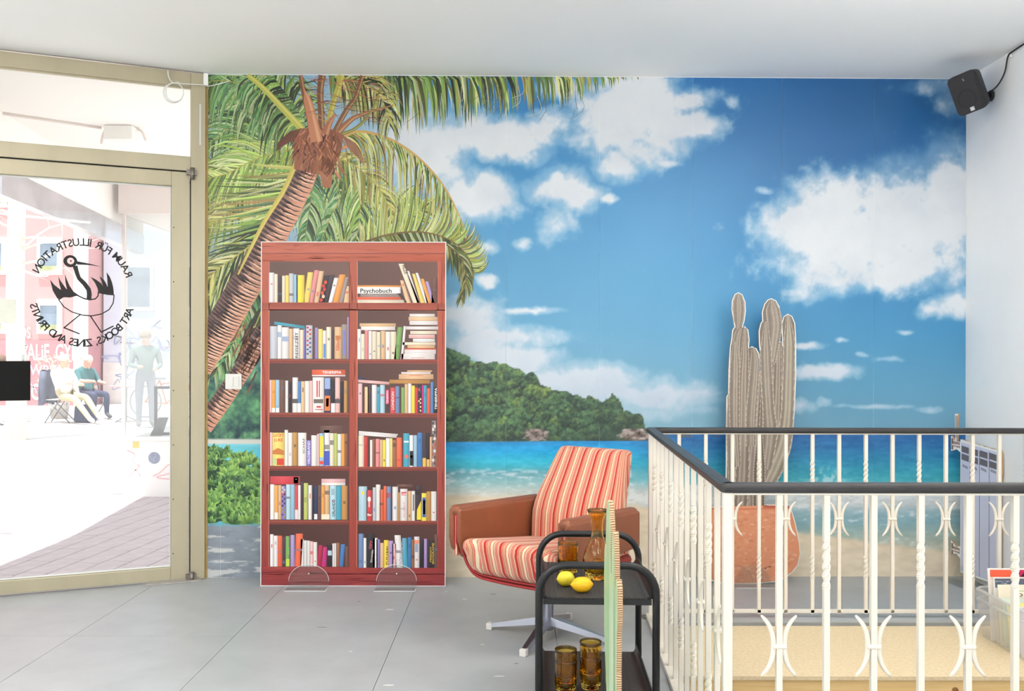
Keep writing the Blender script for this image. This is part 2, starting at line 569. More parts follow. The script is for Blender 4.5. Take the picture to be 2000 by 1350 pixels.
# unseen left side of the shop, glazed to add daylight on the floor
win2 = struct(bpy.data.objects.new('added_window', None)); link(win2)
for y0, y1, z0, z1 in [(BACK, LY, 0, .12), (BACK, LY, 2.80, CEIL)] + [(y_, y_ + .07, .12, 2.80) for y_ in (BACK, -1.1, 1.2, LY - .07)]:
    q = MB(); q.box(LX - .04, LX + .03, y0, y1, z0, z1); q.build('frame_bar', M_bronze, win2)
for y0, y1 in ((BACK + .07, -1.1), (-1.03, 1.2), (1.27, LY - .07)):
    q = MB(); q.add([(LX, y0, .12), (LX, y1, .12), (LX, y1, 2.8), (LX, y0, 2.8)], [(0, 1, 2, 3)]); q.build('pane', mat_clear('clear_shop_glass', (.98, .99, .985), gloss=.02), win2)

door = struct(bpy.data.objects.new('door_1', None)); link(door)
def dbar(name, *a, **k): return part_bar(name, *a, parent=door, **k)
ST = 0.100
dbar('stile', DOOR_T0 + .004, DOOR_T0 + ST, 0.010, 2.341)
dbar('stile', DOOR_T1 - ST, DOOR_T1 - .002, 0.010, 2.341)
dbar('top_rail', DOOR_T0 + ST, DOOR_T1 - ST, 2.257, 2.341)
dbar('bottom_rail', DOOR_T0 + ST, DOOR_T1 - ST, 0.010, 0.083)
q = MB(); q.add([fac(DOOR_T0 + ST, .083), fac(DOOR_T1 - ST, .083), fac(DOOR_T1 - ST, 2.257), fac(DOOR_T0 + ST, 2.257)], [(0, 1, 2, 3)])
q.build('pane', M_pane, door)
M_rub = mat('pale_sealing_gasket', (214, 216, 210), rough=0.6)
for (t0, t1, z0, z1) in [(DOOR_T0 + ST, DOOR_T0 + ST + .006, .083, 2.257), (DOOR_T0 + ST, DOOR_T1 - ST, .083, .089), (DOOR_T0 + ST, DOOR_T1 - ST, 2.251, 2.257)]:
    dbar('gasket', t0, t1, z0, z1, d0=-.012, d1=.016, mt=M_rub)
for z in (.16, .47, .78, 1.09, 1.4, 1.71, 2.02):                      # tiny screws of the glazing bead
    q = MB(); p = fac(DOOR_T0 + ST - .012, z, .031); q.tube([p - FN * .003, p + FN * .001], .0035, n=8); q.build('screw', M_gap, door)
for (z, s) in ((2.335, 1), (0.02, -1)):                                # pivot hinges
    q = MB()
    fbar(q, DOOR_T0 - .035, DOOR_T0 + .02, z - .012, z + .018, d0=.028, d1=.055)
    p0 = fac(DOOR_T0 - .012, z - .035, .048); p1 = fac(DOOR_T0 - .012, z + .03, .048)
    q.tube([p0, p1], .014, n=12)
    q.build('hinge', mat('worn_grey_hinge', (132, 124, 118), rough=.4, metal=.8, var=.3, vscale=40), door)
q = MB(); fbar(q, DOOR_T0 - .06, DOOR_T0 + .24, 0.001, .008, d0=.03, d1=.085); q.build('threshold_plate', mat('worn_threshold', (176, 172, 166), rough=.5, metal=.4, var=.2, vscale=30), front)

# vinyl lettering and bird emblem on the pane (seen from inside, so it reads mirrored)
def logo_frame(a, b, L):                      # layout px -> pane
    return fac(0.639 - (a - 162) * 0.00256, 1.64 - (b - 572) * 0.00285, 0.002 + L)
pb = PB(logo_frame, gain=1.0)
BK = (24, 21, 22)
def ring_text(s, a0, a1, R, inward):
    """letters spaced evenly between angles (deg, counter-clockwise from +x as seen on screen)"""
    adv = []
    for ch in s:
        V, F, (x0, x1, y0, y1) = text_mesh(ch) if ch != ' ' else (None, None, (0, .28, 0, 0))
        adv.append((x1 - x0) + .16)
    tot = sum(adv); pos = 0
    for ch, ad in zip(s, adv):
        u = (pos + ad / 2) / tot; pos += ad
        ang = a0 + (a1 - a0) * u
        th = math.radians(ang)
        x, y = 162 + R * math.cos(th), 573 - R * math.sin(th)
        if ch == ' ': continue
        V, F, bx = text_mesh(ch)
        sc = 14.3 / 0.69
        w = bx[1] - bx[0]
        out = []
        for p in V:
            u_, v_ = -(p[0] - bx[0] - w / 2) * sc, (p[1] - .345) * sc      # mirrored letter
            if inward:
                rx, ry = math.cos(th), -math.sin(th)                      # up = outwards
            else:
                rx, ry = -math.cos(th), math.sin(th)                      # up = inwards
            tx, ty = -ry, rx                                              # right of the letter
            out.append((x + tx * u_ + rx * v_, y + ty * u_ + ry * v_))
        pb.mesh2d(out, F, BK)
ring_text('RAUM FÜR ILLUSTRATION', 20, 158, 98, True)
ring_text('ART BOOKS, ZINES AND PRINTS', -17, -166, 98, False)
def L_(p): return (40 + p[0] / 5.19, 440 + p[1] / 5.19)
def lp(ps): return [L_(p) for p in ps]
pb.k = 2
n = 28
for k in range(n):
    a0, a1 = 2 * PI * k / n, 2 * PI * (k + 1) / n
    pb.poly(lp([(505 + 70 * math.cos(a0), 380 + 61 * math.sin(a0)), (505 + 70 * math.cos(a1), 380 + 61 * math.sin(a1)),
                (507 + 35 * math.cos(a1), 378 + 33 * math.sin(a1)), (507 + 35 * math.cos(a0), 378 + 33 * math.sin(a0))]), BK)
pb.poly(lp([(510 + 9 * math.cos(2 * PI * k / 10), 378 + 9 * math.sin(2 * PI * k / 10)) for k in range(10)]), BK)
pb.poly(lp([(568, 376), (690, 396), (820, 424), (700, 412), (572, 412)]), BK)
pb.stroke(lp([(552, 425), (570, 490), (592, 548), (650, 605), (690, 660), (697, 705), (693, 757)]), [9.5, 8.6, 8.2, 8.8, 9.2, 9.6, 9.2], BK)
def tri(ps): pb.poly(lp(ps), BK)
tri([(303, 570), (345, 622), (418, 676), (440, 742), (400, 770), (372, 752), (330, 680)])
tri([(385, 538), (410, 585), (445, 632), (470, 665), (460, 745), (425, 742), (410, 665), (395, 610)])
tri([(450, 505), (464, 548), (495, 622), (535, 682), (592, 720), (500, 746), (455, 742), (470, 660), (455, 590)])
tri([(708, 530), (765, 556), (812, 590), (842, 625), (850, 705), (790, 692), (782, 648), (755, 590)])
tri([(798, 523), (842, 552), (868, 590), (882, 625), (880, 706), (838, 702), (838, 620), (822, 570)])
tri([(872, 477), (905, 520), (930, 580), (944, 640), (950, 712), (868, 708), (884, 620), (880, 540)])
pb.stroke(lp([(385, 762), (440, 838), (520, 888), (620, 917), (720, 925), (820, 904), (900, 858), (942, 790), (952, 705)]), 2.2, BK)
pb.stroke(lp([(570, 718), (640, 750), (700, 762), (758, 752), (785, 722), (790, 680)]), 2.6, BK)
pb.stroke(lp([(612, 908), (440, 1050)]), 2.4, BK); pb.stroke(lp([(438, 1046), (600, 1108)]), 2.6, BK)
pb.stroke(lp([(703, 918), (822, 1092)]), 2.4, BK); pb.stroke(lp([(818, 1088), (945, 1024)]), 2.6, BK)
o = pb.build('decal', door, mat_print('vinyl_print', .5))
o['label'] = 'black mirrored lettering and striding bird emblem on the glass'

# black panel and pale slip behind the left edge of the pane
t = thing('hanging_sign', 'black rectangular sign panel hanging on the glass door', 'sign', fac(1.05, 1.16, -.02))
def rel(o): return lambda p: tuple(Vector(p) - Vector(o.location))
q = MB(); fbar(q, .895, 1.10, 1.045, 1.258, d0=.008, d1=.022); q.v = [rel(t)(p) for p in q.v]
q.build('panel', mat('black_gloss_panel', (12, 11, 11), rough=.6, spec=.2), t)
for tt in (.93, 1.06):
    q = MB(); q.tube([fac(tt, 1.25, .014), fac(tt, 1.29, .002)], .006, n=8)
    q.v = [rel(t)(p) for p in q.v]
    q.build('suction_hook', mat('clear_rubber', (200, 205, 200), rough=.3), t)
q = MB(); fbar(q, .965, 1.09, 1.46, 1.59, d0=.003, d1=.006)
tag(q.build('paper_slip', mat('milky_paper', (226, 226, 214), rough=.8, var=.04)), 'pale blank paper slip stuck on the glass door', 'paper')

# white cable looped over the transom
t = thing('white_cable', 'thin white cable looped in coils above the glass door', 'cable', fac(.14, 2.85, .05))
M_wc = mat('white_cable_sheath', (232, 232, 228), rough=.45)
def FP(x, y, d=.045):                       # layout px near the corner -> point in front of the frame
    r = (x - 1000) / FPX
    tt = (r * WL.y - WL.x) / (FD.x - r * FD.y)
    p = fac(tt, 0); z = CAM_H + (699 - y) / FPX * p.y
    return fac(tt, z, d)
q = MB()
coil = []
for k in range(60):
    a = 2 * PI * k / 24 + 2.2
    coil.append(FP(337 + (20 - .06 * k) * math.cos(a) + .05 * k, 187 - (20 - .03 * k) * math.sin(a), .045 + .00025 * k))
q.tube(coil, .0026, n=6)
q.tube([FP(*p) for p in catmull([(326.5, 143), (327, 152), (331, 162), (338, 168), (345, 166), (352, 169), (372, 170), (392, 171), (400, 172)], 24)], .003, n=6)
tail = [FP(398, 171.6)] + [Vector(tuple(WL + wdir * (x_ - 400) * .002995 + wnor * .012)) + Vector((0, 0, (1127 - y_) * .002982)) for x_, y_ in [(404, 171.5), (415, 170), (430, 166), (448, 161)]]
q.tube(tail, .003, n=6)
q.v = [rel(t)(p) for p in q.v]
q.build('sheath', M_wc, t)
# ------------------------------------------------------------------ photo wallpaper (flat print on the back wall)
MX, MZ = 4.45 / 1486.0, 2.922 / 981.0
def mural(a, b, L):                           # layout units (400..1886 across, 146..1127 down) -> wall surface
    p = WL + wdir * ((a - 400) * MX) + wnor * (0.0015 + L)
    return (p.x, p.y, (1127 - b) * MZ)

wallpaper = thing('photo_mural', 'tropical beach photo wallpaper with palm tree covering the back wall', 'mural', (WL + wdir * 2.2)[:])
wp_off = Vector(wallpaper.location)
def mural_l(a, b, L):
    x, y, z = mural(a, b, L)
    return (x - wp_off.x, y - wp_off.y, z - wp_off.z)

def lerp_cols(t, stops):
    ts = [s[0] for s in stops]
    return np.stack([np.interp(t, ts, [s[1][k] for s in stops]) for k in range(3)], -1)

CLOUDS = [(1640, 470, 130, 70, 1), (1760, 420, 110, 95, 1), (1855, 400, 70, 110, 1.05), (1560, 428, 62, 44, .95), (1620, 395, 75, 55, 1), (1750, 515, 120, 46, .8), (1640, 540, 85, 36, .7), (1868, 320, 46, 46, .7), (1850, 510, 60, 40, .8),
          (1590, 565, 60, 18, .55), (1700, 552, 80, 22, .6), (1520, 470, 30, 24, .6), (1868, 588, 44, 26, 1), (1830, 602, 40, 14, .7),
          (1200, 230, 70, 66, 1.05), (1262, 190, 62, 52, .8), (1335, 186, 52, 20, .85), (1345, 240, 58, 26, .9), (1290, 250, 66, 42, .85), (1200, 316, 42, 28, .9), (1245, 290, 60, 40, .8), (1225, 160, 80, 36, .9), (1300, 316, 30, 9, .6),
          (1098, 368, 58, 32, 1.15), (1185, 383, 18, 9, .9), (932, 380, 62, 36, 1.1), (900, 395, 40, 30, .8), (1072, 438, 32, 34, .7), (1090, 425, 18, 26, .6), (1014, 473, 18, 11, .75),
          (975, 265, 112, 40, .95), (1050, 250, 66, 32, .9), (925, 250, 62, 46, .8), (1030, 300, 50, 26, .7), (1090, 170, 60, 26, .6), (1150, 190, 50, 34, .8), (830, 300, 70, 60, 1.05), (870, 330, 40, 26, .6), (800, 250, 70, 60, .9),
          (1032, 606, 56, 7, .9), (905, 620, 70, 34, .85), (1000, 652, 96, 16, .8), (915, 668, 80, 34, .8), (1010, 692, 66, 28, 1), (960, 690, 70, 26, .9), (1080, 738, 70, 34, .9), (1150, 742, 90, 28, .95), (1110, 770, 110, 40, .7), (1235, 768, 130, 28, .8), (1350, 766, 56, 9, .7), (1180, 800, 150, 30, .6), (1330, 800, 90, 14, .4),
          (1575, 672, 30, 7, .85), (1612, 722, 58, 14, .95), (1570, 728, 30, 12, .7), (1640, 662, 14, 5, .6), (1685, 690, 12, 5, .5), (1560, 790, 40, 16, .5), (1605, 785, 16, 10, .6), (1700, 792, 90, 5, .5), (1812, 798, 26, 7, .7), (1760, 645, 16, 5, .5), (1736, 700, 30, 6, .45),
          (945, 478, 20, 14, .75), (950, 545, 22, 12, .7), (1830, 160, 70, 16, .5), (1860, 190, 40, 40, .5), (1425, 190, 14, 12, .45), (1490, 370, 22, 8, .5)]

def paint(X, Y):
    """sRGB colour of the print background at layout points"""
    n = X.shape
    big = fbm(X, Y, 260, 3, 11)
    # sky
    base = lerp_cols(Y, [(140, (58, 142, 210)), (300, (78, 158, 216)), (480, (104, 174, 220)), (640, (122, 185, 222)), (760, (150, 196, 220)), (850, (168, 205, 222))])
    deep = lerp_cols(Y, [(140, (34, 102, 164)), (300, (42, 112, 174)), (480, (58, 136, 196)), (640, (84, 160, 208)), (760, (110, 172, 206)), (850, (128, 176, 202))])
    w = sstep(1150, 1750, X)[..., None] * 0.95
    sky = base * (1 - w) + deep * w
    pale = sstep(960, 700, X) * sstep(900, 100, Y) * .0 + sstep(980, 640, X) * 0.75
    sky = sky * (1 - pale[..., None]) + np.array((214, 226, 236)) * pale[..., None]
    sky = sky * np.array((.80, .85, .865)) + ((big - .5) * 16)[..., None]
    # clouds
    wx = (fbm(X, Y, 60, 4, 21) - .5) * 46; wy = (fbm(X, Y, 60, 4, 31) - .5) * 40
    wx2 = (fbm(X, Y, 18, 3, 25) - .5) * 16; wy2 = (fbm(X, Y, 18, 3, 35) - .5) * 12
    dens = np.zeros(n)
    for cx, cy, rx, ry, wt in CLOUDS:
        s = min(1.0, max(.35, ry / 28.0))
        d = ((X + wx * s + wx2 - cx) / (rx * 1.12)) ** 2 + ((Y + wy * s * min(1, ry / 14) + wy2 * min(1, ry / 10) - cy) / (ry * 1.12)) ** 2
        dens = np.maximum(dens, wt * np.exp(-d * 0.9)) + 0.16 * wt * np.exp(-d)
    fine = fbm(X, Y, 34, 5, 41, .6)
    al = sstep(.26, .92, dens + (fine - .5) * .95 + (fbm(X, Y, 110, 4, 45) - .5) * .35)
    shade = sstep(.35, .9, fbm(X, Y + 18, 80, 4, 51)) * .5 + (fine - .5) * .35
    low = sstep(560, 800, Y)
    cl = np.array((219, 224, 229)) - np.array((26, 22, 16)) * shade[..., None] - np.array((26, 18, 10)) * low[..., None]
    out = sky * (1 - al[..., None]) + cl * al[..., None]
    veil = sstep(.18, .5, dens + (fine - .5) * .3) * .35 * (1 - al)
    out = out * (1 - veil[..., None]) + np.array((205, 222, 234)) * veil[..., None]
    # sea
    left = X < 1275
    shore = np.where(X < 1420, 966 + 0 * X, np.interp(X, [1420, 1500, 1600, 1700, 1800, 1886], [1000, 1028, 1046, 1060, 1072, 1082])) + (fbm(X, Y, 50, 3, 61) - .5) * 10
    shore = np.interp(X, [860, 1100, 1250, 1420], [966, 970, 990, 1010]) * (X < 1420) + shore * (X >= 1420) + (fbm(X, Y, 40, 3, 66) - .5) * 8
    horizon = np.where(X < 1262, 861 - (X - 872) * .006, 846.0)
    rip = fbm(X / 5.0, Y, 9, 4, 71)
    rip2 = fbm(X / 2.5, Y, 4, 3, 75)
    seaL = lerp_cols(Y, [(858, (48, 140, 205)), (880, (34, 160, 214)), (900, (58, 186, 214)), (912, (70, 176, 196)), (922, (112, 170, 184)), (940, (150, 196, 200)), (955, (190, 208, 204)), (966, (214, 214, 204))])
    seaR = lerp_cols(Y, [(846, (36, 92, 152)), (870, (38, 106, 160)), (895, (38, 124, 166)), (920, (48, 148, 174)), (938, (66, 164, 180)), (946, (132, 180, 190)), (958, (204, 214, 216)), (985, (206, 214, 216)), (1000, (150, 182, 192)), (1020, (134, 172, 182)), (1045, (166, 186, 178)), (1075, (196, 196, 176))])
    t = sstep(1180, 1330, X)[..., None]
    sea = seaL * (1 - t) + seaR * t + ((rip - .5) * 30 + (rip2 - .5) * 26)[..., None]
    foam = sstep(.60, .72, rip2 * .5 + rip * .5 + .12 * np.exp(-((Y - 925) / 16) ** 2) + .2 * np.exp(-((Y - 968) / 20) ** 2) * (X > 1200)) * np.where(X < 1230, sstep(905, 930, Y), sstep(938, 952, Y))
    sea = sea * (1 - foam[..., None] * .7) + np.array((226, 230, 230)) * foam[..., None] * .7
    spray = np.exp(-((X - 1612) / 40) ** 2 - ((Y - 935) / 22) ** 2) * sstep(.5, .7, fbm(X, Y, 8, 2, 77))
    spray = spray * .55
    sea = sea * (1 - spray[..., None]) + np.array((228, 234, 236)) * spray[..., None]
    m = sstep(0, 2.0, Y - horizon)[..., None]
    out = out * (1 - m) + sea * m
    # sand
    g = fbm(X, Y * 2.2, 26, 4, 81); g2 = fbm(X / 3, Y, 8, 3, 85)
    sand = np.array((229, 212, 184)) + ((g - .5) * 26 + (g2 - .5) * 18)[..., None] + sstep(1000, 1130, Y)[..., None] * np.array((4, 6, 10)) 
    m = sstep(-5, 6, Y - shore)[..., None]
    out = out * (1 - m) + sand * m
    # wooded headland
    OX = [860, 872, 890, 905, 923, 943, 973, 991, 1016, 1021, 1034, 1048, 1051, 1069, 1084, 1112, 1140, 1145, 1160, 1172, 1192, 1208, 1213, 1233, 1250, 1256, 1264, 1268]
    OY = [672, 680, 683, 693, 704, 705, 708, 713, 723, 731, 725, 741, 752, 756, 761, 768, 780, 773, 777, 783, 769, 783, 798, 804, 812, 832, 838, 862]
    top = np.interp(X, OX, OY) + (fbm(X, Y, 9, 4, 91) - .5) * 16
    rs = np.random.RandomState(7)
    cxs = rs.uniform(860, 1270, 420); cys = rs.uniform(670, 862, 420); crs = rs.uniform(7, 15, 420); chu = rs.rand(420)
    best = np.full(n, 9.0); lum = np.zeros(n); hue = np.zeros(n)
    reg = (X > 855) & (X < 1275) & (Y > 660) & (Y < 866)
    xr = X[reg] + (fbm(X, Y, 7, 3, 95)[reg] - .5) * 9; yr = Y[reg] + (fbm(X, Y, 7, 3, 98)[reg] - .5) * 9
    bb = np.full(xr.shape, 9.0); ll = np.zeros(xr.shape); hh = np.zeros(xr.shape)
    for a, b, r, h in zip(cxs, cys, crs, chu):
        d = np.hypot((xr - a) / r, (yr - b) / (r * .8)); k = d < bb
        bb = np.where(k, d, bb); ll = np.where(k, (b - yr) / r * .5 + (a - xr) / r * .1 + .45, ll); hh = np.where(k, h, hh)
    lum[reg] = ll - bb * .28; hue[reg] = hh
    leaf = fbm(X, Y, 5, 3, 99, .7)
    v = np.clip(lum * .6 + (leaf - .5) * 1.25 + (fbm(X, Y, 40, 3, 93) - .5) * .5 + .24, 0, 1)
    warm = np.clip(sstep(.45, .9, hue) * .75 + .5 * np.exp(-((X - 1020) / 60) ** 2 - ((Y - 765) / 28) ** 2), 0, 1)[..., None]
    drk = np.array((40, 56, 52)); lt = np.array((104, 146, 98)) * (1 - warm) + np.array((152, 180, 92)) * warm
    hill = drk + (lt - drk) * v[..., None]
    dim = (sstep(1090, 1210, X) * .35 + sstep(815, 858, Y) * .35)[..., None]
    hill = hill * (1 - dim) + np.array((56, 70, 66)) * dim
    rk = np.maximum(np.exp(-((X - 1042) / 30) ** 2 - ((Y - 848) / 13) ** 4), np.exp(-((X - 1235) / 34) ** 2 - ((Y - 848) / 13) ** 4))
    rn = fbm(X, Y * 1.6, 9, 4, 103, .65)
    rk = sstep(.45, .6, rk + (rn - .5) * .5)[..., None]
    hill = hill * (1 - rk) + (np.array((92, 80, 76)) + (rn[..., None] - .35) * 210) * rk
    m = (sstep(-1.2, 1.2, Y - top) * sstep(1.0, -1.0, Y - horizon - 1) * (X < 1270))[..., None]
    out = out * (1 - m) + hill * m
    # islets on the horizon
    for cx, cy, rx, ry in [(1330, 851, 16, 6), (1395, 851, 9, 3), (1300, 852, 8, 4)]:
        k = (((X - cx) / rx) ** 2 + ((Y - cy - 2) / ry) ** 2 < 1 + (rn - .5)) & (Y < 853)
        out[k] = (84, 88, 92)
    # left strip: far shore, lagoon and shaded sand
    L = X < 640
    yy = Y + (fbm(X, Y, 16, 4, 111) - .5) * 10
    hl = fbm(X, Y, 16, 4, 115, .65); hl2 = fbm(X, Y, 44, 3, 117)
    hill2 = np.array((56, 96, 84)) + (hl - .35)[..., None] * np.array((140, 190, 90)) + (hl2 - .5)[..., None] * np.array((40, 70, 30)) + sstep(780, 640, Y)[..., None] * np.array((46, 60, 66))
    m = (L * sstep(690, 705, yy))[..., None]
    out = out * (1 - m) + hill2 * m
    m = (L * sstep(856, 858, Y))[..., None]
    out = out * (1 - m) + np.array((216, 214, 206)) * m
    m = (L * sstep(865, 867, Y))[..., None]
    lag = lerp_cols(Y, [(865, (126, 206, 218)), (885, (92, 196, 214)), (905, (120, 208, 220)), (940, (90, 180, 200))]) + ((rip - .5) * 30)[..., None]
    out = out * (1 - m) + lag * m
    m = (L * sstep(1018, 1030, yy))[..., None]
    dap = sstep(.56, .66, fbm(X * .30, Y * 1.9, 13, 4, 121) + .05 * np.sin((Y - 1030) / 6 + X / 60) + .10 * sstep(1100, 1122, Y) * (1 + np.sin(X / 9.0)))[..., None]
    sh = np.array((134, 142, 152)) + ((g - .5) * 40)[..., None]
    sh = sh * (1 - dap * .8) + np.array((216, 216, 212)) * dap * .8
    out = out * (1 - m) + sh * m
    return out

M_ink = mat_print('wallpaper_print', rough=0.42, spec=0.4)
seams = [400, 431, 609, 798, 984, 1166, 1348, 1523, 1704, 1886]
STEP = 2.0
for i in range(len(seams) - 1):
    x0, x1 = seams[i] + (.10 if i else 0), seams[i + 1] - (.10 if i < 8 else 0)
    nx = int((x1 - x0) / STEP) + 2; ny = int(981 / STEP) + 2
    gx = np.linspace(x0, x1, nx); gy = np.linspace(146.0, 1127, ny)
    X, Y = np.meshgrid(gx, gy)
    col = np.clip(np_lin(paint(X, Y)) * INK, 0, .93)
    px = WL.x + wdir.x * (X - 400) * MX + wnor.x * .0015 - wp_off.x
    py = WL.y + wdir.y * (X - 400) * MX + wnor.y * .0015 - wp_off.y
    pz = (1127 - Y) * MZ
    me = bpy.data.meshes.new('wallpaper_strip')
    nv = nx * ny
    me.vertices.add(nv)
    me.vertices.foreach_set('co', np.stack([px, py, pz], -1).astype(np.float32).ravel())
    idx = np.arange(nv).reshape(ny, nx)
    q = np.stack([idx[1:, :-1], idx[1:, 1:], idx[:-1, 1:], idx[:-1, :-1]], -1).reshape(-1, 4)
    nf = len(q)
    me.loops.add(nf * 4); me.loops.foreach_set('vertex_index', q.astype(np.int32).ravel())
    me.polygons.add(nf); me.polygons.foreach_set('loop_start', (np.arange(nf) * 4).astype(np.int32))
    me.update(calc_edges=True)
    at = me.color_attributes.new('ink', 'FLOAT_COLOR', 'POINT')
    rgba = np.ones((nv, 4), np.float32); rgba[:, :3] = col.reshape(-1, 3)
    at.data.foreach_set('color', rgba.ravel())
    me.materials.append(M_ink)
    link(bpy.data.objects.new('wallpaper_strip', me), wallpaper)

# ---- palms, drawn leaf by leaf
pb = PB(mural_l)
pb.base = 0.0001; pb.step = 1.2e-5
R = random.Random(42)
def clampm(p): return (min(max(p[0], 400.5), 1885), min(max(p[1], 146.5), 1126.5))
def mpoly(pts, col, cols=None, sub=0):
    if all(p[0] <= 400.5 for p in pts) or all(p[1] <= 146.5 for p in pts): return
    pb.poly([clampm(p) for p in pts], col, cols, lift=pb.lift() + sub * 1.4e-6)
def rot(d, a):
    c, s = math.cos(a), math.sin(a); return (d[0] * c - d[1] * s, d[0] * s + d[1] * c)
def frond(ctrl, n, length, spread, droop, pal, rw=4, rc=(170, 160, 80), sides=(1, -1), lw=4.2, tip=.45, jitter=.18):
    pb.k += 1
    P = catmull(ctrl, n)
    for i in range(n):
        u = i / (n - 1)
        a = P[max(0, i - 1)]; b = P[min(n - 1, i + 1)]
        T = (b - a) / (np.linalg.norm(b - a) + 1e-6)
        env = (0.55 + 1.1 * u * 2 if u < .22 else 1.03 - (u - .22) * (1 - tip) / .78)
        for sd in sides:
            L = length * env * R.uniform(.82, 1.12)
            d = rot(T, sd * math.radians(spread) * (1 - .35 * u) + R.uniform(-jitter, jitter))
            p = (P[i][0], P[i][1]); pts = [p]
            dr = droop * R.uniform(.7, 1.3)
            for k in range(4):
                d = (d[0], d[1] + dr * (.35 + .4 * k)); l = math.hypot(*d); d = (d[0] / l, d[1] / l)
                p = (p[0] + d[0] * L / 4, p[1] + d[1] * L / 4); pts.append(p)
            c0 = jit(R.choice(pal), 20, R); hl = R.random(); c0 = mixc(c0, (232, 236, 190), .65) if hl > .80 else (mixc(c0, (30, 38, 30), .55) if hl < .16 else c0); c1 = jit(mixc(c0, (226, 226, 150), R.choice([0, .1, .35])), 10, R); c2 = mixc(c0, (60, 66, 40), R.choice([.1, .3, .55]))
            W = [lw * .7, lw, lw * .85, lw * .5, .3]
            Lp = []; Rp = []
            for k in range(5):
                q0 = pts[max(0, k - 1)]; q1 = pts[min(4, k + 1)]
                dx, dy = q1[0] - q0[0], q1[1] - q0[1]; l = math.hypot(dx, dy) or 1
                Lp.append((pts[k][0] - dy / l * W[k] / 2, pts[k][1] + dx / l * W[k] / 2)); Rp.append((pts[k][0] + dy / l * W[k] / 2, pts[k][1] - dx / l * W[k] / 2))
            sub = (i * 2 + (sd > 0)) % 7
            for k in range(4):
                t0, t1 = k / 4, (k + 1) / 4
                ca, cb = mixc(c0, c1, t0), mixc(c0, c1, t1)
                mpoly([Lp[k], Lp[k + 1], Rp[k + 1], Rp[k]], None, [ca, cb, mixc(cb, c2, .75), mixc(ca, c2, .75)], sub)
    if rw:
        pb.k += 1
        cs = [clampm(q) for q in P]
        pb.stroke(cs, [rw * (1 - .75 * i / (n - 1)) for i in range(n)], rc)

G1 = [(96, 132, 60), (120, 150, 72), (76, 112, 56), (150, 170, 86), (58, 88, 52)]         # fresh
G2 = [(60, 96, 62), (84, 124, 74), (44, 66, 48), (110, 146, 90), (70, 120, 70)]           # cool shade
G3 = [(160, 160, 84), (138, 142, 72), (186, 182, 108), (112, 116, 62), (150, 126, 74)]    # yellowing
G4 = [(168, 190, 96), (140, 170, 80), (192, 206, 122), (120, 150, 70)]                    # backlit
G5 = [(36, 44, 36), (60, 74, 46), (48, 58, 44), (84, 96, 52)]                             # dark
G1, G2, G3, G4 = [[tuple(min(255, v * k + 6) for v in c) for c in g_] for g_, k in ((G1, 1.16), (G2, 1.18), (G3, 1.12), (G4, 1.06))]
# far layers
for k in range(9):
    x = R.uniform(430, 640); y = R.uniform(150, 460)
    frond([(560, 300), ((560 + x) / 2 - 20, (300 + y) / 2 - 20), (x - 60, y), (x - 130, y + 60)], 34, 95, 55, .35, R.choice([G1, G2, G3, G4]), rw=2.5, rc=(150, 150, 80))
for a, b in [((640, 470), (560, 360)), ((650, 480), (640, 380)), ((660, 480), (700, 390)), ((690, 480), (760, 400)), ((720, 485), (800, 420))]:
    frond([a, ((a[0] + b[0]) / 2 + 10, (a[1] + b[1]) / 2), b, (b[0] + 40, b[1] - 20)], 34, 78, 48, .25, G4, rw=2.5)
frond([(640, 330), (660, 380), (640, 430), (620, 480)], 40, 70, 62, .5, G2, rw=3)
frond([(610, 330), (606, 380), (598, 430), (590, 485)], 40, 62, 62, .6, G2, rw=3, rc=(120, 140, 80))
frond([(660, 300), (690, 350), (700, 410), (690, 480)], 44, 84, 58, .5, G1, rw=3)
frond([(640, 300), (700, 330), (750, 390), (770, 470)], 44, 80, 55, .45, G3, rw=3)
# upper left mass
frond([(590, 250), (520, 236), (450, 250), (396, 290)], 60, 120, 62, .5, G2, rw=4)
frond([(580, 270), (510, 280), (450, 320), (396, 380)], 56, 120, 55, .35, G1, rw=4)
frond([(585, 240), (520, 190), (450, 160), (396, 160)], 56, 130, 60, 1.1, G2, rw=4)
frond([(575, 300), (520, 340), (460, 400), (400, 450)], 60, 130, 50, .25, G3, rw=4)
frond([(570, 290), (500, 310), (440, 340), (390, 350)], 60, 100, 52, .2, G4, rw=3)
# lower left sweeping leaf
frond([(574, 327), (552, 380), (520, 440), (494, 500), (470, 560)], 90, 150, 62, -.02, G3 + G1, rw=8, rc=(186, 170, 84), sides=(1,), lw=4.6)
frond([(560, 400), (500, 470), (440, 540), (392, 610)], 60, 120, 34, .04, G1 + G5, rw=3, rc=(150, 140, 70))
frond([(500, 470), (460, 500), (420, 530), (390, 570)], 40, 90, 40, .15, G5 + G3, rw=3)
# arching right leaf
frond([(664, 268), (700, 256), (756, 270), (812, 306), (862, 362), (896, 430), (916, 500)], 92, 118, 70, .85, G3 + [(150, 110, 70)], rw=7, rc=(190, 150, 84), sides=(1,), lw=3.2, tip=.5)
frond([(664, 268), (700, 256), (756, 270), (812, 306), (862, 362), (896, 430), (916, 500)], 64, 70, 36, .55, G3 + G1, rw=5, rc=(196, 160, 96), sides=(1,), lw=3.2, tip=.5)
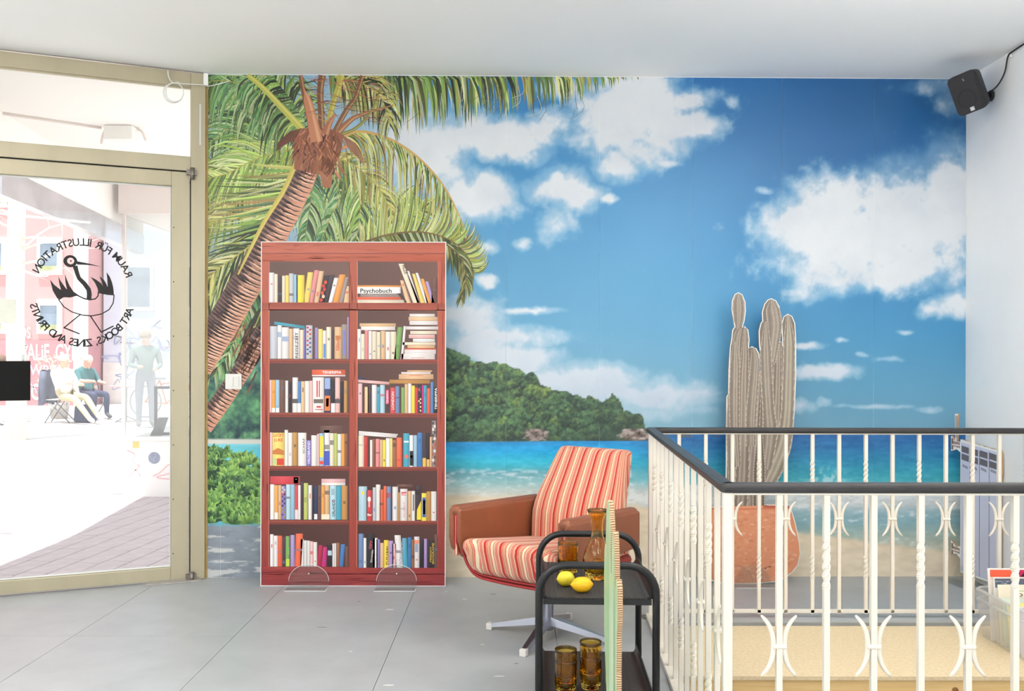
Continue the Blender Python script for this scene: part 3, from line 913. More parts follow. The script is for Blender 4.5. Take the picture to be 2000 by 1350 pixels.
# lower right leaf behind the bookcase
frond([(700, 474), (760, 456), (820, 452), (872, 466), (905, 494), (922, 530)], 110, 74, 72, -.55, G4 + G3, rw=4, rc=(120, 96, 60), sides=(-1,), lw=3.6)
frond([(700, 474), (760, 456), (820, 452), (872, 466), (905, 494), (922, 530)], 110, 92, 66, .8, [(84, 96, 50), (112, 120, 60), (64, 74, 44), (134, 134, 76)], rw=4, rc=(120, 96, 60), sides=(1,), lw=3.6)
frond([(860, 470), (894, 500), (906, 540), (896, 580)], 50, 46, 40, .5, [(84, 96, 50), (112, 120, 60), (64, 74, 44), (150, 140, 76)], rw=3, rc=(110, 96, 60), lw=3.2)
# crown: top hanging leaves
frond([(640, 130), (760, 118), (900, 118), (1040, 116), (1130, 110), (1235, 96)], 150, 134, 88, .8, G1 + G3 + [(92, 112, 54)], rw=0, sides=(1,), lw=6.0, tip=.34, jitter=.3)
frond([(660, 120), (760, 130), (860, 128), (980, 130)], 90, 130, 84, .7, G5 + G1, rw=0, sides=(1,), lw=5.2, tip=.6, jitter=.3)
frond([(650, 150), (700, 160), (740, 190), (756, 240)], 44, 90, 60, .7, G3 + G5, rw=3, lw=4)
frond([(590, 246), (560, 212), (524, 178), (484, 149)], 60, 112, 66, 1.0, G2 + G5, rw=0, sides=(-1,), lw=5)
frond([(600, 250), (570, 200), (540, 160), (520, 130)], 40, 90, 60, .8, G5 + G1, rw=0, sides=(-1, 1), lw=4.2)
for k in range(26):                                             # dead thread hanging at the tips
    pb.k += 0
    x = R.uniform(790, 1130); y = R.uniform(172, 215)
    c = catmull([(x, y - 30), (x + R.uniform(-4, 10), y), (x + R.uniform(-24, 4), y + R.uniform(10, 26))], 6)
    pb.stroke([clampm(q) for q in c], .8, R.choice([(96, 86, 70), (206, 200, 170), (140, 126, 90)]))

def trunk(ctrl, hw, n, seed, light=(214, 156, 128), dark=(92, 70, 66)):
    r = random.Random(seed)
    pb.k += 2
    P = catmull(ctrl, n)
    H = np.interp(np.linspace(0, 1, n), np.linspace(0, 1, len(hw)), hw)
    rows = []
    for i in range(n):
        a = P[max(0, i - 1)]; b = P[min(n - 1, i + 1)]; d = b - a; l = np.linalg.norm(d); nx, ny = -d[1] / l, d[0] / l
        rows.append([(P[i][0] + nx * H[i] * s, P[i][1] + ny * H[i] * s) for s in np.linspace(-1, 1, 9)])
    for i in range(n - 1):                                      # body: light right flank, darker left flank
        for j in range(8):
            s0, s1 = j / 8, (j + 1) / 8
            f = lambda s: mixc(dark, light, min(1, max(0, 1.25 - 1.15 * s)) if SIDE > 0 else min(1, .12 + 1.15 * s))
            c0 = jit(f(s0), 7, r); c1 = jit(f(s1), 7, r)
            mpoly([rows[i][j], rows[i][j + 1], rows[i + 1][j + 1], rows[i + 1][j]], None, [c0, c1, c1, c0])
    pb.k += 2
    step = 7.4
    tot = sum(np.linalg.norm(P[i + 1] - P[i]) for i in range(n - 1)); m_ = int(tot / step)
    for q in range(m_):                                         # ragged leaf-scar rings
        u = (q + r.uniform(-.2, .2)) / m_ * (n - 1); i = max(0, min(n - 2, int(u))); t = min(1, max(0, u - i))
        cpt = P[i] * (1 - t) + P[i + 1] * t; d = P[i + 1] - P[i]; d = d / np.linalg.norm(d); nr = np.array((-d[1], d[0])); h = H[i]
        for (s0, s1, cc, wd) in [(-1, r.uniform(-.3, .5), (66, 50, 50), 5.2), (r.uniform(-.7, 0), 1, (64, 50, 50), 2.4), (r.uniform(-.6, -.1), r.uniform(.3, 1), (240, 192, 164), 2.6)]:
            if SIDE > 0: s0, s1 = -s1, -s0
            pts = []
            for e_ in np.linspace(s0, s1, 7):
                bow = (1 - e_ * e_) * h * .16
                pts.append(tuple(cpt + nr * h * e_ + d * (bow + r.uniform(-.8, .8) + (2.5 if cc[0] > 200 else 0))))
            pb.stroke([clampm(p) for p in pts], [.5, wd * .7, wd, wd * 1.2, wd, wd * .7, .4], jit(cc, 12, r))
# second, smaller palm
SIDE = 1
frond([(500, 640), (470, 660), (440, 690), (420, 730)], 36, 62, 66, .6, G5 + G2, rw=2.5)
frond([(508, 560), (490, 590), (470, 640), (440, 700)], 44, 56, 58, .5, G2 + G5, rw=3)
frond([(512, 600), (500, 630), (488, 660), (480, 690)], 30, 40, 50, .5, G5, rw=3)
trunk([(520, 640), (500, 672), (478, 712), (455, 748), (430, 786), (396, 832)], [17, 18, 18, 18, 19, 20], 60, 3, light=(206, 150, 124), dark=(110, 84, 80))
for k in range(60):
    x = R.gauss(492, 12); y = R.gauss(676, 24); l = R.uniform(10, 28)
    pb.stroke([clampm((x, y)), clampm((x - l * .3 + R.uniform(-3, 3), y + l * .6)), clampm((x - l * .55, y + l))], [2.5, 4, .6], jit(R.choice([(120, 76, 56), (84, 54, 46), (166, 112, 84), (60, 44, 40)]), 12, R))
# main palm
SIDE = 1
trunk([(606, 300), (592, 342), (562, 400), (532, 455), (503, 513), (475, 562), (450, 605), (427, 645), (404, 683), (385, 716)], [20, 23, 27, 29, 30, 31, 31, 31, 30, 30], 110, 9)
pb.k += 2
BR = [(158, 100, 72), (128, 78, 58), (190, 128, 96), (98, 62, 50), (174, 114, 84)]
pb.k += 2
for pts, w, c in [([(606, 282), (585, 250), (548, 210), (512, 172), (482, 147)], [16, 14, 12, 10, 9], (178, 178, 84)),
                  ([(612, 290), (600, 225), (592, 190), (584, 146)], [12, 11, 9, 8], (128, 82, 58)),
                  ([(626, 290), (624, 220), (622, 180), (626, 146)], [13, 12, 12, 14], (116, 76, 56)),
                  ([(630, 280), (646, 206), (656, 176), (664, 146)], [10, 11, 12, 13], (172, 168, 76)),
                  ([(640, 275), (672, 216), (690, 190), (704, 146)], [10, 10, 9, 9], (120, 84, 60)),
                  ([(632, 285), (676, 238), (704, 222), (764, 204)], [15, 11, 7, 2], (150, 98, 70)),
                  ([(660, 262), (690, 250), (720, 218), (740, 170)], [7, 6, 5, 4], (122, 120, 60)),
                  ([(654, 290), (672, 286), (690, 280)], [8, 6, 3], (190, 130, 96)),
                  ([(574, 322), (551, 374), (515, 432), (486, 490), (464, 536)], [10, 9, 8, 6, 3], (196, 178, 88))]:
    n_ = 12; P = catmull(pts, n_); W = list(np.interp(np.linspace(0, 1, n_), np.linspace(0, 1, len(w)), w))
    pb.stroke([clampm(p) for p in P], W, c)
    pb.k += 1
    pb.stroke([clampm((p[0] + w_ * .2, p[1])) for p, w_ in zip(P, W)], [w_ * .28 for w_ in W], mixc(c, (240, 220, 150), .4))
    pb.k += 1
# crown fibre, boots and leaf stalks
for pts, c in [([(572, 330), (572, 270), (586, 250), (640, 250), (668, 262), (662, 300), (640, 344), (616, 340)], (140, 88, 66)),
               ([(586, 250), (564, 256), (540, 278), (537, 296), (552, 284), (574, 272)], (112, 72, 58)),
               ([(664, 262), (690, 278), (706, 308), (708, 322), (694, 306), (676, 288)], (150, 104, 80)),
               ([(625, 300), (648, 312), (644, 366), (628, 366), (620, 330)], (168, 110, 84))]:
    pb.poly([clampm(p) for p in pts], c, [jit(c, 16, R) for _ in pts])
pb.k += 2
for k in range(130):
    x = R.uniform(574, 660); y = R.uniform(250, 335); l = R.uniform(8, 30); a = R.uniform(-.9, .9)
    pb.stroke([(x, y), (x + math.sin(a) * l * .5, y + l * .5), (x + math.sin(a) * l * 1.1, y + l)], [1.2, R.uniform(1.5, 4.5), .5], jit(R.choice(BR), 14, R))
pb.k += 2
for pts, w, c in [([(616, 276), (606, 228), (598, 196), (592, 176)], [24, 19, 15, 2], (186, 124, 92)), ([(632, 262), (640, 240), (652, 222)], [16, 12, 3], (160, 104, 76))]:
    P = catmull(pts, 10); W = list(np.interp(np.linspace(0, 1, 10), np.linspace(0, 1, len(w)), w))
    pb.stroke(P, W, c); pb.k += 1
    pb.stroke([(p[0] + w_ * .2, p[1]) for p, w_ in zip(P, W)], [w_ * .3 for w_ in W], mixc(c, (240, 200, 160), .4))
for k in range(60):
    x = R.uniform(590, 740); y = R.uniform(150, 235)
    pb.stroke([clampm((x, y)), clampm((x + R.uniform(8, 30), y + R.uniform(-8, 8))), clampm((x + R.uniform(20, 50), y + R.uniform(-4, 16)))], [.8, 1.4, .5], jit(R.choice(BR), 14, R))
pb.build('palm_print', wallpaper, M_ink)

# ---- leafy bush at the lower left
pb = PB(mural_l); pb.base = 0.0001; pb.step = 3e-6
LEAF = [(120, 170, 76), (88, 140, 70), (150, 196, 92), (64, 108, 66), (104, 156, 74), (44, 78, 54)]
def bush_top(x): return np.interp(x, [400, 420, 450, 480, 512, 560, 640], [866, 884, 892, 898, 916, 950, 990])
pts = [(400.5, 866)] + [(x, float(bush_top(x)) + 8) for x in range(410, 641, 10)] + [(640, 1012)] + [(x, 1018 + 8 * math.sin(x * .3)) for x in range(630, 400, -10)] + [(400.5, 1030)]
pb.poly([clampm(p) for p in pts], (40, 68, 48))
ros = []
for k in range(190):
    x = R.uniform(400, 560); y = R.uniform(float(bush_top(x)), 1024)
    ros.append((y, x))
ros.sort()
for y, x in ros:
    pb.k += 1
    up = R.uniform(-.3, .3); sz = R.uniform(13, 24); tone = R.random()
    for j in range(7):
        a = -PI / 2 + up + (j - 3) * .42 + R.uniform(-.15, .15); l = sz * R.uniform(.75, 1.1); w = l * .19
        dx, dy = math.cos(a), math.sin(a); tipp = (x + dx * l, y + dy * l)
        mid = (x + dx * l * .6, y + dy * l * .6)
        c = jit(mixc(R.choice(LEAF[:3]) if tone > .35 else R.choice(LEAF[3:]), (190, 220, 130), max(0, R.uniform(-.3, .3))), 12, R)
        poly = [(x, y), (mid[0] - dy * w, mid[1] + dx * w), tipp, (mid[0] + dy * w, mid[1] - dx * w)]
        if any(p[0] < 401 for p in poly): poly = [clampm(p) for p in poly]
        pb.poly(poly, None, [mixc(c, (30, 60, 40), .55), c, mixc(c, (220, 235, 170), .2), mixc(c, (50, 90, 56), .3)])
pb.build('bush_print', wallpaper, M_ink)

# white light switch on the mural
sw = thing('light_switch', 'white double rocker light switch on the mural beside the bookcase', 'switch', mural(456, 745, .002))
def swf(x0, x1, y0, y1, d0, d1):
    q = MB()
    ps = []
    for (b_, dd) in ((y0, 0), (y1, 0)):
        pass
    P0 = Vector(sw.location)
    vs_ = [Vector(mural(a, b, d)) - P0 for d in (d0, d1) for b in (y0, y1) for a in (x0, x1)]
    q.add(vs_, [(0, 2, 3, 1), (4, 5, 7, 6), (0, 1, 5, 4), (2, 6, 7, 3), (0, 4, 6, 2), (1, 3, 7, 5)])
    return q
M_sw = mat('white_plastic', (232, 230, 224), rough=.3)
o = swf(440.5, 472, 729.5, 759.5, .0005, .009).build('cover_frame', M_sw, sw)
bv = o.modifiers.new('soft_edge', 'BEVEL'); bv.width = .002; bv.segments = 2
for a, b in ((446, 456), (456.6, 466.6)):
    o = swf(a, b, 735, 754, .009, .0125).build('rocker', M_sw, sw)
    bv = o.modifiers.new('soft_edge', 'BEVEL'); bv.width = .0012; bv.segments = 2
# ------------------------------------------------------------------ bookcase: a flat printed board on clear feet
BCY = 5.01
BS = BCY / FPX                                       # metres per layout unit
BX0 = (510 - 1000) * BS
bc = thing('bookcase_cutout', 'life-size printed cardboard bookcase full of books standing before the palm mural', 'cutout', ((690.5 - 1000) * BS, BCY, 0))
def bk(a, b, L):                                     # layout -> board face (camera side)
    return ((a - 690.5) * BS, -0.006 - L, (1146.5 - b) * BS + .002)
M_board = mat('white_board_edge', (238, 238, 236), rough=.6)
q = MB(); p0 = bk(510, 1146.5, 0); p1 = bk(871, 474, 0)
q.box(p0[0], p1[0], -.006, .006, p0[2], p1[2]); q.build('board', M_board, bc)
pb = PB(bk); pb.base = .0003; pb.step = 1.0e-5
R = random.Random(8)
def rect(x0, x1, y0, y1, c, c2=None):
    c2 = c2 or c
    pb.poly([(x0, y0), (x1, y0), (x1, y1), (x0, y1)], None, [c, c, c2, c2])
def wood(x0, x1, y0, y1, ca, cb, vert=False):
    rect(x0, x1, y0, y1, ca, cb)
    L = pb.k; pb.k += 1
    for _ in range(max(3, int((x1 - x0) * (y1 - y0) / 130))):
        x = R.uniform(x0, x1); y = R.uniform(y0, y1); t = (y - y0) / max(1, y1 - y0)
        c = mixc(mixc(ca, cb, t), R.choice([(220, 124, 84), (92, 34, 28), (196, 96, 64)]), R.uniform(.05, .3))
        if vert:
            l = R.uniform(8, 40); pb.stroke([(x, max(y0, y - l)), (min(x1, max(x0, x + R.uniform(-.6, .6))), y), (x, min(y1, y + l))], [.3, R.uniform(.6, 1.6), .3], c)
        else:
            l = R.uniform(8, 40); pb.stroke([(max(x0, x - l), y), (x, min(y1, max(y0, y + R.uniform(-.6, .6)))), (min(x1, x + l), y)], [.3, R.uniform(.6, 1.6), .3], c)
    pb.k = L
# carcass
wood(511.5, 869.5, 475.5, 1145, (176, 88, 66), (140, 50, 46), True)
pb.k = 2
wood(511.5, 869.5, 475.5, 496, (170, 84, 64), (180, 94, 72)); rect(511.5, 869.5, 496, 498, (130, 66, 58))
wood(511.5, 869.5, 498, 513, (176, 86, 60), (164, 78, 56))
wood(511.5, 869.5, 1109, 1145, (146, 52, 50), (134, 46, 50))
rect(511.5, 869.5, 1122, 1123.2, (186, 120, 120)); rect(511.5, 640, 1119, 1119.8, (206, 160, 160))
pb.k = 4
BAYS = [(526.5, 682), (698.5, 855)]
ROWS = [(513, 593), (608, 704), (711, 808), (816, 913), (921, 1018), (1026, 1109)]
for (x0, x1) in BAYS:
    for i, (y0, y1) in enumerate(ROWS):
        c = mixc((106, 76, 68), (74, 42, 38), min(1, i / 4))
        pb.poly([(x0, y0), (x1, y0), (x1, y1), (x0, y1)], None, [mixc(c, (40, 24, 24), .25), mixc(c, (140, 100, 90), .12), mixc(c, (110, 70, 60), .2), mixc(c, (50, 30, 28), .3)])
wood(682, 698.5, 500, 1120, (166, 82, 60), (146, 56, 46), True)
pb.k = 6
for (x0, x1) in [(511.5, 869.5)]:
    wood(x0, x1, 594, 608, (144, 66, 50), (156, 76, 58)); rect(x0, x1, 606.6, 608.4, (104, 50, 44))
for y0, y1 in ((704, 710), (808, 815), (913, 920.5), (1018, 1025.5)):
    for (x0, x1) in BAYS:
        rect(x0, x1, y0, y1, (154, 76, 60), (100, 42, 36))
rect(682, 683.2, 513, 1109, (110, 50, 46)); rect(697.5, 698.6, 513, 1109, (210, 130, 112)); rect(855, 856, 513, 1109, (190, 104, 90)); rect(525.5, 526.6, 513, 1109, (196, 122, 108))
pb.k = 9
PAL = dict(W=(240, 236, 232), c=(236, 222, 196), y=(244, 212, 108), Y=(246, 218, 70), o=(236, 158, 70), O=(226, 96, 60), r=(200, 54, 54), R=(206, 66, 72), p=(240, 190, 188), P=(228, 140, 140),
           t=(226, 184, 140), b=(150, 190, 216), B=(64, 124, 184), n=(44, 54, 92), u=(132, 120, 190), v=(174, 150, 206), k=(58, 46, 52), K=(34, 28, 32), g=(196, 200, 208), G=(112, 160, 84), T=(64, 160, 186),
           m=(196, 40, 116), C=(178, 36, 70), w=(148, 92, 62), d=(104, 72, 62), h=(190, 140, 74), s=(104, 132, 172), l=(196, 206, 110), a=(180, 214, 224), e=(150, 136, 132))
def book(pts, c):
    c = jit(c, 8, R); L = pb.k
    dk = mixc(c, (60, 40, 40), .28); lt = mixc(c, (255, 255, 255), .10)
    if len(pts) == 4:
        (bl, br, tr, tl) = pts
        lerp2 = lambda A, B, t: (A[0] + (B[0] - A[0]) * t, A[1] + (B[1] - A[1]) * t)
        m0, m1 = lerp2(bl, br, .4), lerp2(tl, tr, .4)
        pb.poly([bl, m0, m1, tl], None, [mixc(c, dk, .6), c, lt, mixc(c, dk, .3)])
        pb.poly([m0, br, tr, m1], None, [c, dk, mixc(dk, c, .2), lt])
        w = math.hypot(br[0] - bl[0], br[1] - bl[1]); h = math.hypot(tl[0] - bl[0], tl[1] - bl[1])
        pb.k += 1
        if w > 5 and R.random() < .55:                          # a band or a title block on the spine
            t0 = R.uniform(.1, .75); t1 = t0 + R.uniform(.04, .16)
            cc = R.choice([(70, 60, 66), (190, 60, 60), (90, 120, 170), mixc(c, (60, 50, 50), .4)])
            A, B = lerp2(bl, tl, t0), lerp2(br, tr, t0); D, E = lerp2(bl, tl, t1), lerp2(br, tr, t1)
            i0, i1 = (.3, .7) if R.random() < .6 else (.04, .96)
            pb.poly([lerp2(A, B, i0), lerp2(A, B, i1), lerp2(D, E, i1), lerp2(D, E, i0)], mixc(c, cc, .55))
        pb.stroke([br, tr], .5, mixc(c, (40, 26, 26), .6))
    else:
        pb.poly(pts, c)
    pb.k = L
def shelf(data, org, sc, bot):
    f = lambda x, y: (500 + x / sc, org + y / sc)
    for it in data.split(';'):
        it = it.strip()
        if not it: continue
        a = it.split(',')
        c = PAL[a[-1]]; v = [float(x) for x in a[:-1]]
        if len(v) == 3: pts = [f(v[0], bot), f(v[1], bot), f(v[1], v[2]), f(v[0], v[2])]
        elif len(v) == 4: pts = [f(v[0], v[3]), f(v[1], v[3]), f(v[1], v[2]), f(v[0], v[2])]      # x0,x1,top,bottom
        elif len(v) == 5: pts = [f(v[0], bot), f(v[1], bot), f(v[3], v[4]), f(v[2], v[4])]         # lean: b0,b1,t0,t1,top
        else: pts = [f(v[i], v[i + 1]) for i in range(0, 8, 2)]
        book(pts, c)
S4, S5 = 3.749, 3.649
shelf('97,135,280,W;135,160,290,c;162,190,305,k;192,216,303,c;216,243,300,y;243,277,286,g;277,305,293,b;298,356,298,Y;350,392,380,420,277,y;388,420,428,462,262,P;425,460,462,498,268,t;460,500,500,537,300,K;495,530,540,578,295,k;525,562,572,605,318,W;558,608,612,658,293,o;605,640,655,678,312,e;635,682,668,682,378,t', 460, S4, 498)
shelf('745,1065,372,384,o;742,1060,383,432,W;765,1050,432,457,e;745,1060,457,478,O;745,1085,477,500,c;1285,1330,318,d;1100,1135,1055,1080,335,t;1150,1198,1043,1082,214,c;1180,1200,1100,1122,266,W;1205,1238,1143,1165,287,y;1235,1262,1168,1187,280,W;1250,1285,1207,1230,323,o;1283,1308,1240,1262,343,v', 460, S4, 500)
shelf('105,160,672,g;160,190,665,W;190,242,680,W;243,272,690,t;275,320,688,W;322,350,698,c;350,362,690,u;368,415,665,g;433,457,682,u;457,490,692,y;490,515,703,W;517,552,677,c;553,572,700,k;577,628,677,t;628,670,658,e;670,680,605,v;135,660,360,692,360,670,135,638,T', 460, S4, 910)
shelf('745,770,692,W;770,797,728,c;797,825,700,P;825,850,705,W;850,885,708,c;885,915,712,c;912,950,705,t;950,985,710,W;985,1027,710,c;1012,1050,1037,1075,677,G;1060,1078,1082,1100,670,W;760,1025,650,674,t;770,1020,674,700,W;1125,1310,580,600,W;1118,1330,602,630,t;1125,1330,632,660,W;1098,1335,672,695,W;1130,1325,705,728,c;1120,1310,732,758,p;1150,1310,762,785,W;1075,1315,788,808,c;1110,1310,810,830,t;1090,1320,833,842,O;1088,1318,842,872,W;1065,1310,872,912,W', 460, S4, 912)
shelf('103,118,1065,p;118,145,1065,o;145,175,1065,b;175,217,1065,d;217,238,1070,W;240,262,1080,K;270,310,1047,W;308,332,1075,B;332,360,1075,t;360,395,1073,W;395,417,1070,p;417,500,1045,W;500,550,1048,n;552,580,1060,K;582,617,1047,p;617,645,1075,K;645,670,1070,h;412,657,990,1028,O;412,657,1028,1038,W', 460, S4, 1303)
shelf('750,780,1090,p;797,828,1115,t;820,848,1100,k;850,885,1100,W;885,910,1115,T;910,945,1100,a;945,980,1130,k;985,1022,1120,R;1022,1052,1110,s;1065,1090,1118,G;1090,1115,1093,t;1115,1140,1088,W;1140,1165,1105,Y;1165,1187,1120,r;1187,1215,1095,k;1213,1228,1100,m;1228,1252,1103,T;1252,1278,1125,O;1280,1300,1078,B;1303,1330,1115,K;750,1082,978,1098,978,1078,750,1062,p;978,1275,1062,1090,h;1047,1300,1022,1058,t;1065,1280,1006,1020,W;1108,1290,993,1004,t;752,1058,800,1062,796,1052,756,1038,n', 460, S4, 1306)
shelf('460,620,122,172,d;103,120,170,p;120,207,172,y;207,232,152,W;232,262,172,W;262,300,170,h;303,362,172,W;362,395,225,u;397,438,190,W;438,455,180,p;453,490,175,b;487,528,152,W;528,558,175,c;558,583,175,l;583,612,180,W;612,635,178,o;635,655,178,w', 800, S5, 408)
shelf('733,772,190,c;772,800,198,r;815,832,222,W;832,850,215,w;855,885,215,P;883,905,220,t;905,928,222,Y;928,958,210,W;958,975,210,y;975,1003,222,w;1003,1042,205,O;1052,1095,175,T;1095,1125,188,W;1122,1150,188,b;1153,1187,170,B;1187,1215,172,k;1215,1240,172,K;1240,1255,200,t;1255,1285,85,e;1285,1298,200,w;735,188,1000,207,1015,180,735,158,W', 800, S5, 413)
shelf('105,135,540,W;135,162,545,o;162,185,545,t;185,218,550,u;218,250,540,a;250,280,540,b;280,303,545,R;303,322,545,W;322,343,520,k;343,375,530,l;377,402,545,W;402,418,560,K;418,442,550,n;445,468,545,d;468,493,548,o;493,528,545,t;530,575,548,a;575,612,550,T;612,655,548,h;105,318,482,540,R;272,305,488,533,G;470,640,500,528,p;470,640,528,546,W', 800, S5, 790)
shelf('1005,1120,538,556,d;735,795,553,a;790,832,580,r;835,858,560,g;858,890,540,W;885,912,575,O;912,935,550,O;933,965,553,s;975,1015,555,W;1012,1030,595,h;1030,1082,570,W;1085,1110,585,t;1110,1138,585,W;1135,1180,545,k;1183,1218,600,Y;1218,1250,588,h;1250,1288,588,W', 800, S5, 797)
shelf('105,130,895,W;130,160,905,W;160,192,905,O;192,215,915,k;215,245,908,G;250,280,900,v;280,325,288,340,890,O;322,345,930,W;345,368,938,W;368,390,940,W;390,412,945,p;412,440,950,W;438,470,450,480,972,C;472,505,482,512,985,m;510,548,970,K;548,562,960,W;562,578,958,W;575,600,955,w;598,625,608,640,965,B;640,660,980,d', 800, S5, 1125)
shelf('735,770,890,s;770,790,920,W;790,850,890,K;838,870,920,W;862,888,930,u;888,915,955,t;915,948,935,Y;948,982,940,v;975,1000,960,p;1005,1052,990,1034,900,W;1050,1085,1045,1078,920,T;1085,1112,915,B;1112,1132,930,w;1130,1168,910,W;1168,1200,930,K;1200,1222,925,v;1222,1235,940,k;1235,1275,935,K;1275,1297,895,d', 800, S5, 1132)
# printed titles and cover details
pb.k = 14
def F4(x, y): return (500 + x / S4, 460 + y / S4)
def F5(x, y): return (500 + x / S5, 800 + y / S5)
def T4(s, x, y, h, c, rot=0, w=None): pb.text(s, *F4(x, y), h / S4, c, rot, None if w is None else w / S4)
def T5(s, x, y, h, c, rot=0, w=None): pb.text(s, *F5(x, y), h / S5, c, rot, None if w is None else w / S5)
def Q4(x0, x1, y0, y1, c): rect(*[F4(x0, y0)[0], F4(x1, y0)[0], F4(x0, y0)[1], F4(x0, y1)[1]], c)
def Q5(x0, x1, y0, y1, c): rect(*[F5(x0, y0)[0], F5(x1, y0)[0], F5(x0, y0)[1], F5(x0, y1)[1]], c)
Q4(743, 1050, 386, 430, (244, 240, 232))
pb.poly([F4(1030, 430), F4(1062, 430), F4(1105, 492), F4(1100, 500)], (60, 48, 48))
pb.k = 16
T4('Psychobuch', 764, 426, 30, (40, 34, 34), 0, 230)
T4('PILZE', 1066, 230, 24, (60, 50, 50), -68, 66)
T4('REISEZEIT', 309, 905, 20, (40, 40, 44), 90, 190)
T4('Glück', 610, 850, 22, (200, 50, 40), 90, 92)
T4('TENERIFFA', 487, 1018, 18, (250, 240, 236), 0, 140)
Q4(952, 974, 1136, 1240, (226, 60, 110)); pb.k = 17
T4('TENERIFFA', 970, 1236, 13, (250, 230, 236), 90, 96)
T4('TENERIFFA', 1326, 1280, 15, (240, 236, 232), 90, 160)
T4('LONDON', 1012, 1280, 17, (250, 220, 224), 90, 130)
pb.k = 16
for (x0, x1, y0, y1, c) in [(445, 455, 1070, 1190, (196, 60, 70)), (462, 470, 1070, 1190, (196, 60, 70)), (425, 495, 1205, 1235, (110, 100, 92)), (445, 478, 1255, 1268, (190, 50, 60)), (436, 490, 1278, 1284, (190, 50, 60)),
                            (270, 308, 1203, 1235, (90, 84, 84)), (582, 616, 1203, 1235, (90, 84, 84)), (308, 331, 1235, 1303, (240, 236, 232)), (552, 580, 1235, 1303, (236, 232, 232)), (120, 142, 1270, 1303, (240, 236, 230)), (148, 172, 1270, 1303, (240, 236, 230)),
                            (505, 545, 1050, 1130, (150, 170, 210)), (505, 545, 1180, 1290, (226, 120, 60)), (515, 535, 1200, 1260, (246, 190, 110)), (495, 512, 800, 905, (90, 140, 200)), (583, 622, 740, 768, (190, 120, 70)), (640, 655, 700, 880, (120, 120, 190))]:
    Q4(x0, x1, y0, y1, c)
for k in range(14):                                                 # ornamental spine patterns
    Q4(372 + (k % 2) * 18, 388 + (k % 2) * 18, 675 + k * 16, 688 + k * 16, R.choice([(70, 90, 150), (190, 60, 60), (220, 170, 90), (90, 90, 110)]))
    Q5(188 + (k % 2) * 13, 200 + (k % 2) * 13, 556 + k * 16, 570 + k * 16, R.choice([(90, 60, 120), (150, 130, 60), (60, 50, 80), (200, 190, 160)]))
    Q5(1257 + (k % 2) * 12, 1270 + (k % 2) * 12, 92 + k * 22, 112 + k * 22, R.choice([(120, 60, 56), (220, 214, 206), (70, 66, 70), (180, 90, 70)]))
    Q4(1190 + (k % 2) * 11, 1200 + (k % 2) * 11, 1100 + k * 14, 1112 + k * 14, R.choice([(70, 60, 120), (240, 220, 160), (40, 36, 40), (200, 120, 60)]))
for k in range(6):
    c_ = F4(478 + k * 4 + (k % 2) * 12, 480 - k * 26); pb.ellipse(c_[0], c_[1], 3.0, 3.6, R.choice([(220, 80, 50), (240, 200, 170), (200, 50, 40)]), 10)
T5('LUCKY', 126, 200, 22, (204, 52, 40), 0, 76); T5('LUKE', 134, 234, 22, (204, 52, 40), 0, 60)
pb.poly([F5(122, 300), F5(160, 280), F5(204, 300), F5(204, 330), F5(122, 325)], (196, 120, 60)); Q5(124, 148, 350, 402, (180, 206, 140)); Q5(152, 203, 355, 403, (206, 66, 52))
T5('HILDBRAND', 388, 390, 17, (230, 220, 250), 90, 158)
Q5(458, 485, 195, 345, (244, 214, 80)); c_ = F5(470, 385); pb.ellipse(c_[0], c_[1], 4, 4, (226, 70, 60), 12)
Q5(489, 527, 300, 405, (70, 90, 180)); T5('SCHAF', 350, 320, 14, (90, 84, 84), 90, 110)
Q5(1190, 1213, 350, 412, (226, 180, 80)); Q5(1218, 1238, 360, 412, (220, 180, 110)); c_ = F5(1074, 340); pb.ellipse(c_[0], c_[1], 4, 4, (220, 110, 90), 12)
Q5(1056, 1090, 228, 240, (230, 240, 240)); Q5(1098, 1122, 300, 405, (40, 40, 44)); Q5(1102, 1118, 330, 350, (230, 230, 230))
T5('ORLANDO', 566, 768, 20, (40, 60, 70), 90, 122); Q5(540, 565, 570, 615, (150, 180, 190))
Q5(137, 160, 740, 788, (240, 236, 228)); Q5(282, 302, 720, 788, (240, 220, 220)); Q5(418, 441, 750, 788, (230, 230, 232)); Q5(470, 527, 752, 788, (244, 226, 200))
c_ = F5(810, 645); pb.ellipse(c_[0], c_[1], 3.2, 5.5, (244, 230, 226), 12); Q5(806, 814, 660, 700, (244, 230, 226)); T5('Bar', 798, 762, 16, (250, 236, 230))
Q5(752, 774, 590, 612, (246, 220, 80)); Q5(1040, 1074, 592, 616, (210, 70, 80)); pb.k = 17; T5('mix', 1044, 612, 14, (250, 240, 240)); pb.k = 16
pb.poly([F5(1148, 790), F5(1150, 720), F5(1178, 655), F5(1180, 790)], (246, 214, 60)); Q5(1188, 1214, 632, 772, (70, 100, 170)); Q5(1194, 1208, 650, 750, (220, 90, 70))
Q5(1120, 1130, 610, 720, (120, 110, 110)); T5('KUNST', 1064, 770, 12, (220, 150, 150), 90, 110)
T5('GIFT', 825, 1000, 18, (210, 80, 100), 80, 60); T5('OLA HANSEN', 830, 1095, 12, (220, 214, 214), 83, 90)
T5('BIOGRAFIE', 1272, 1104, 13, (214, 180, 60), 90, 150); T5('FREDDY', 1254, 1090, 12, (214, 180, 60), 90, 110)
T5('WÖRTERBUCH', 1040, 1120, 20, (150, 160, 180), 83, 190); T5('KRIMI', 940, 1110, 12, (120, 100, 40), 88, 130)
Q5(516, 544, 1010, 1045, (180, 200, 214)); Q5(218, 243, 985, 1040, (120, 170, 90)); Q5(218, 243, 1070, 1122, (190, 210, 70)); Q5(1132, 1166, 935, 960, (230, 140, 110)); Q5(1136, 1160, 960, 1020, (150, 160, 180))
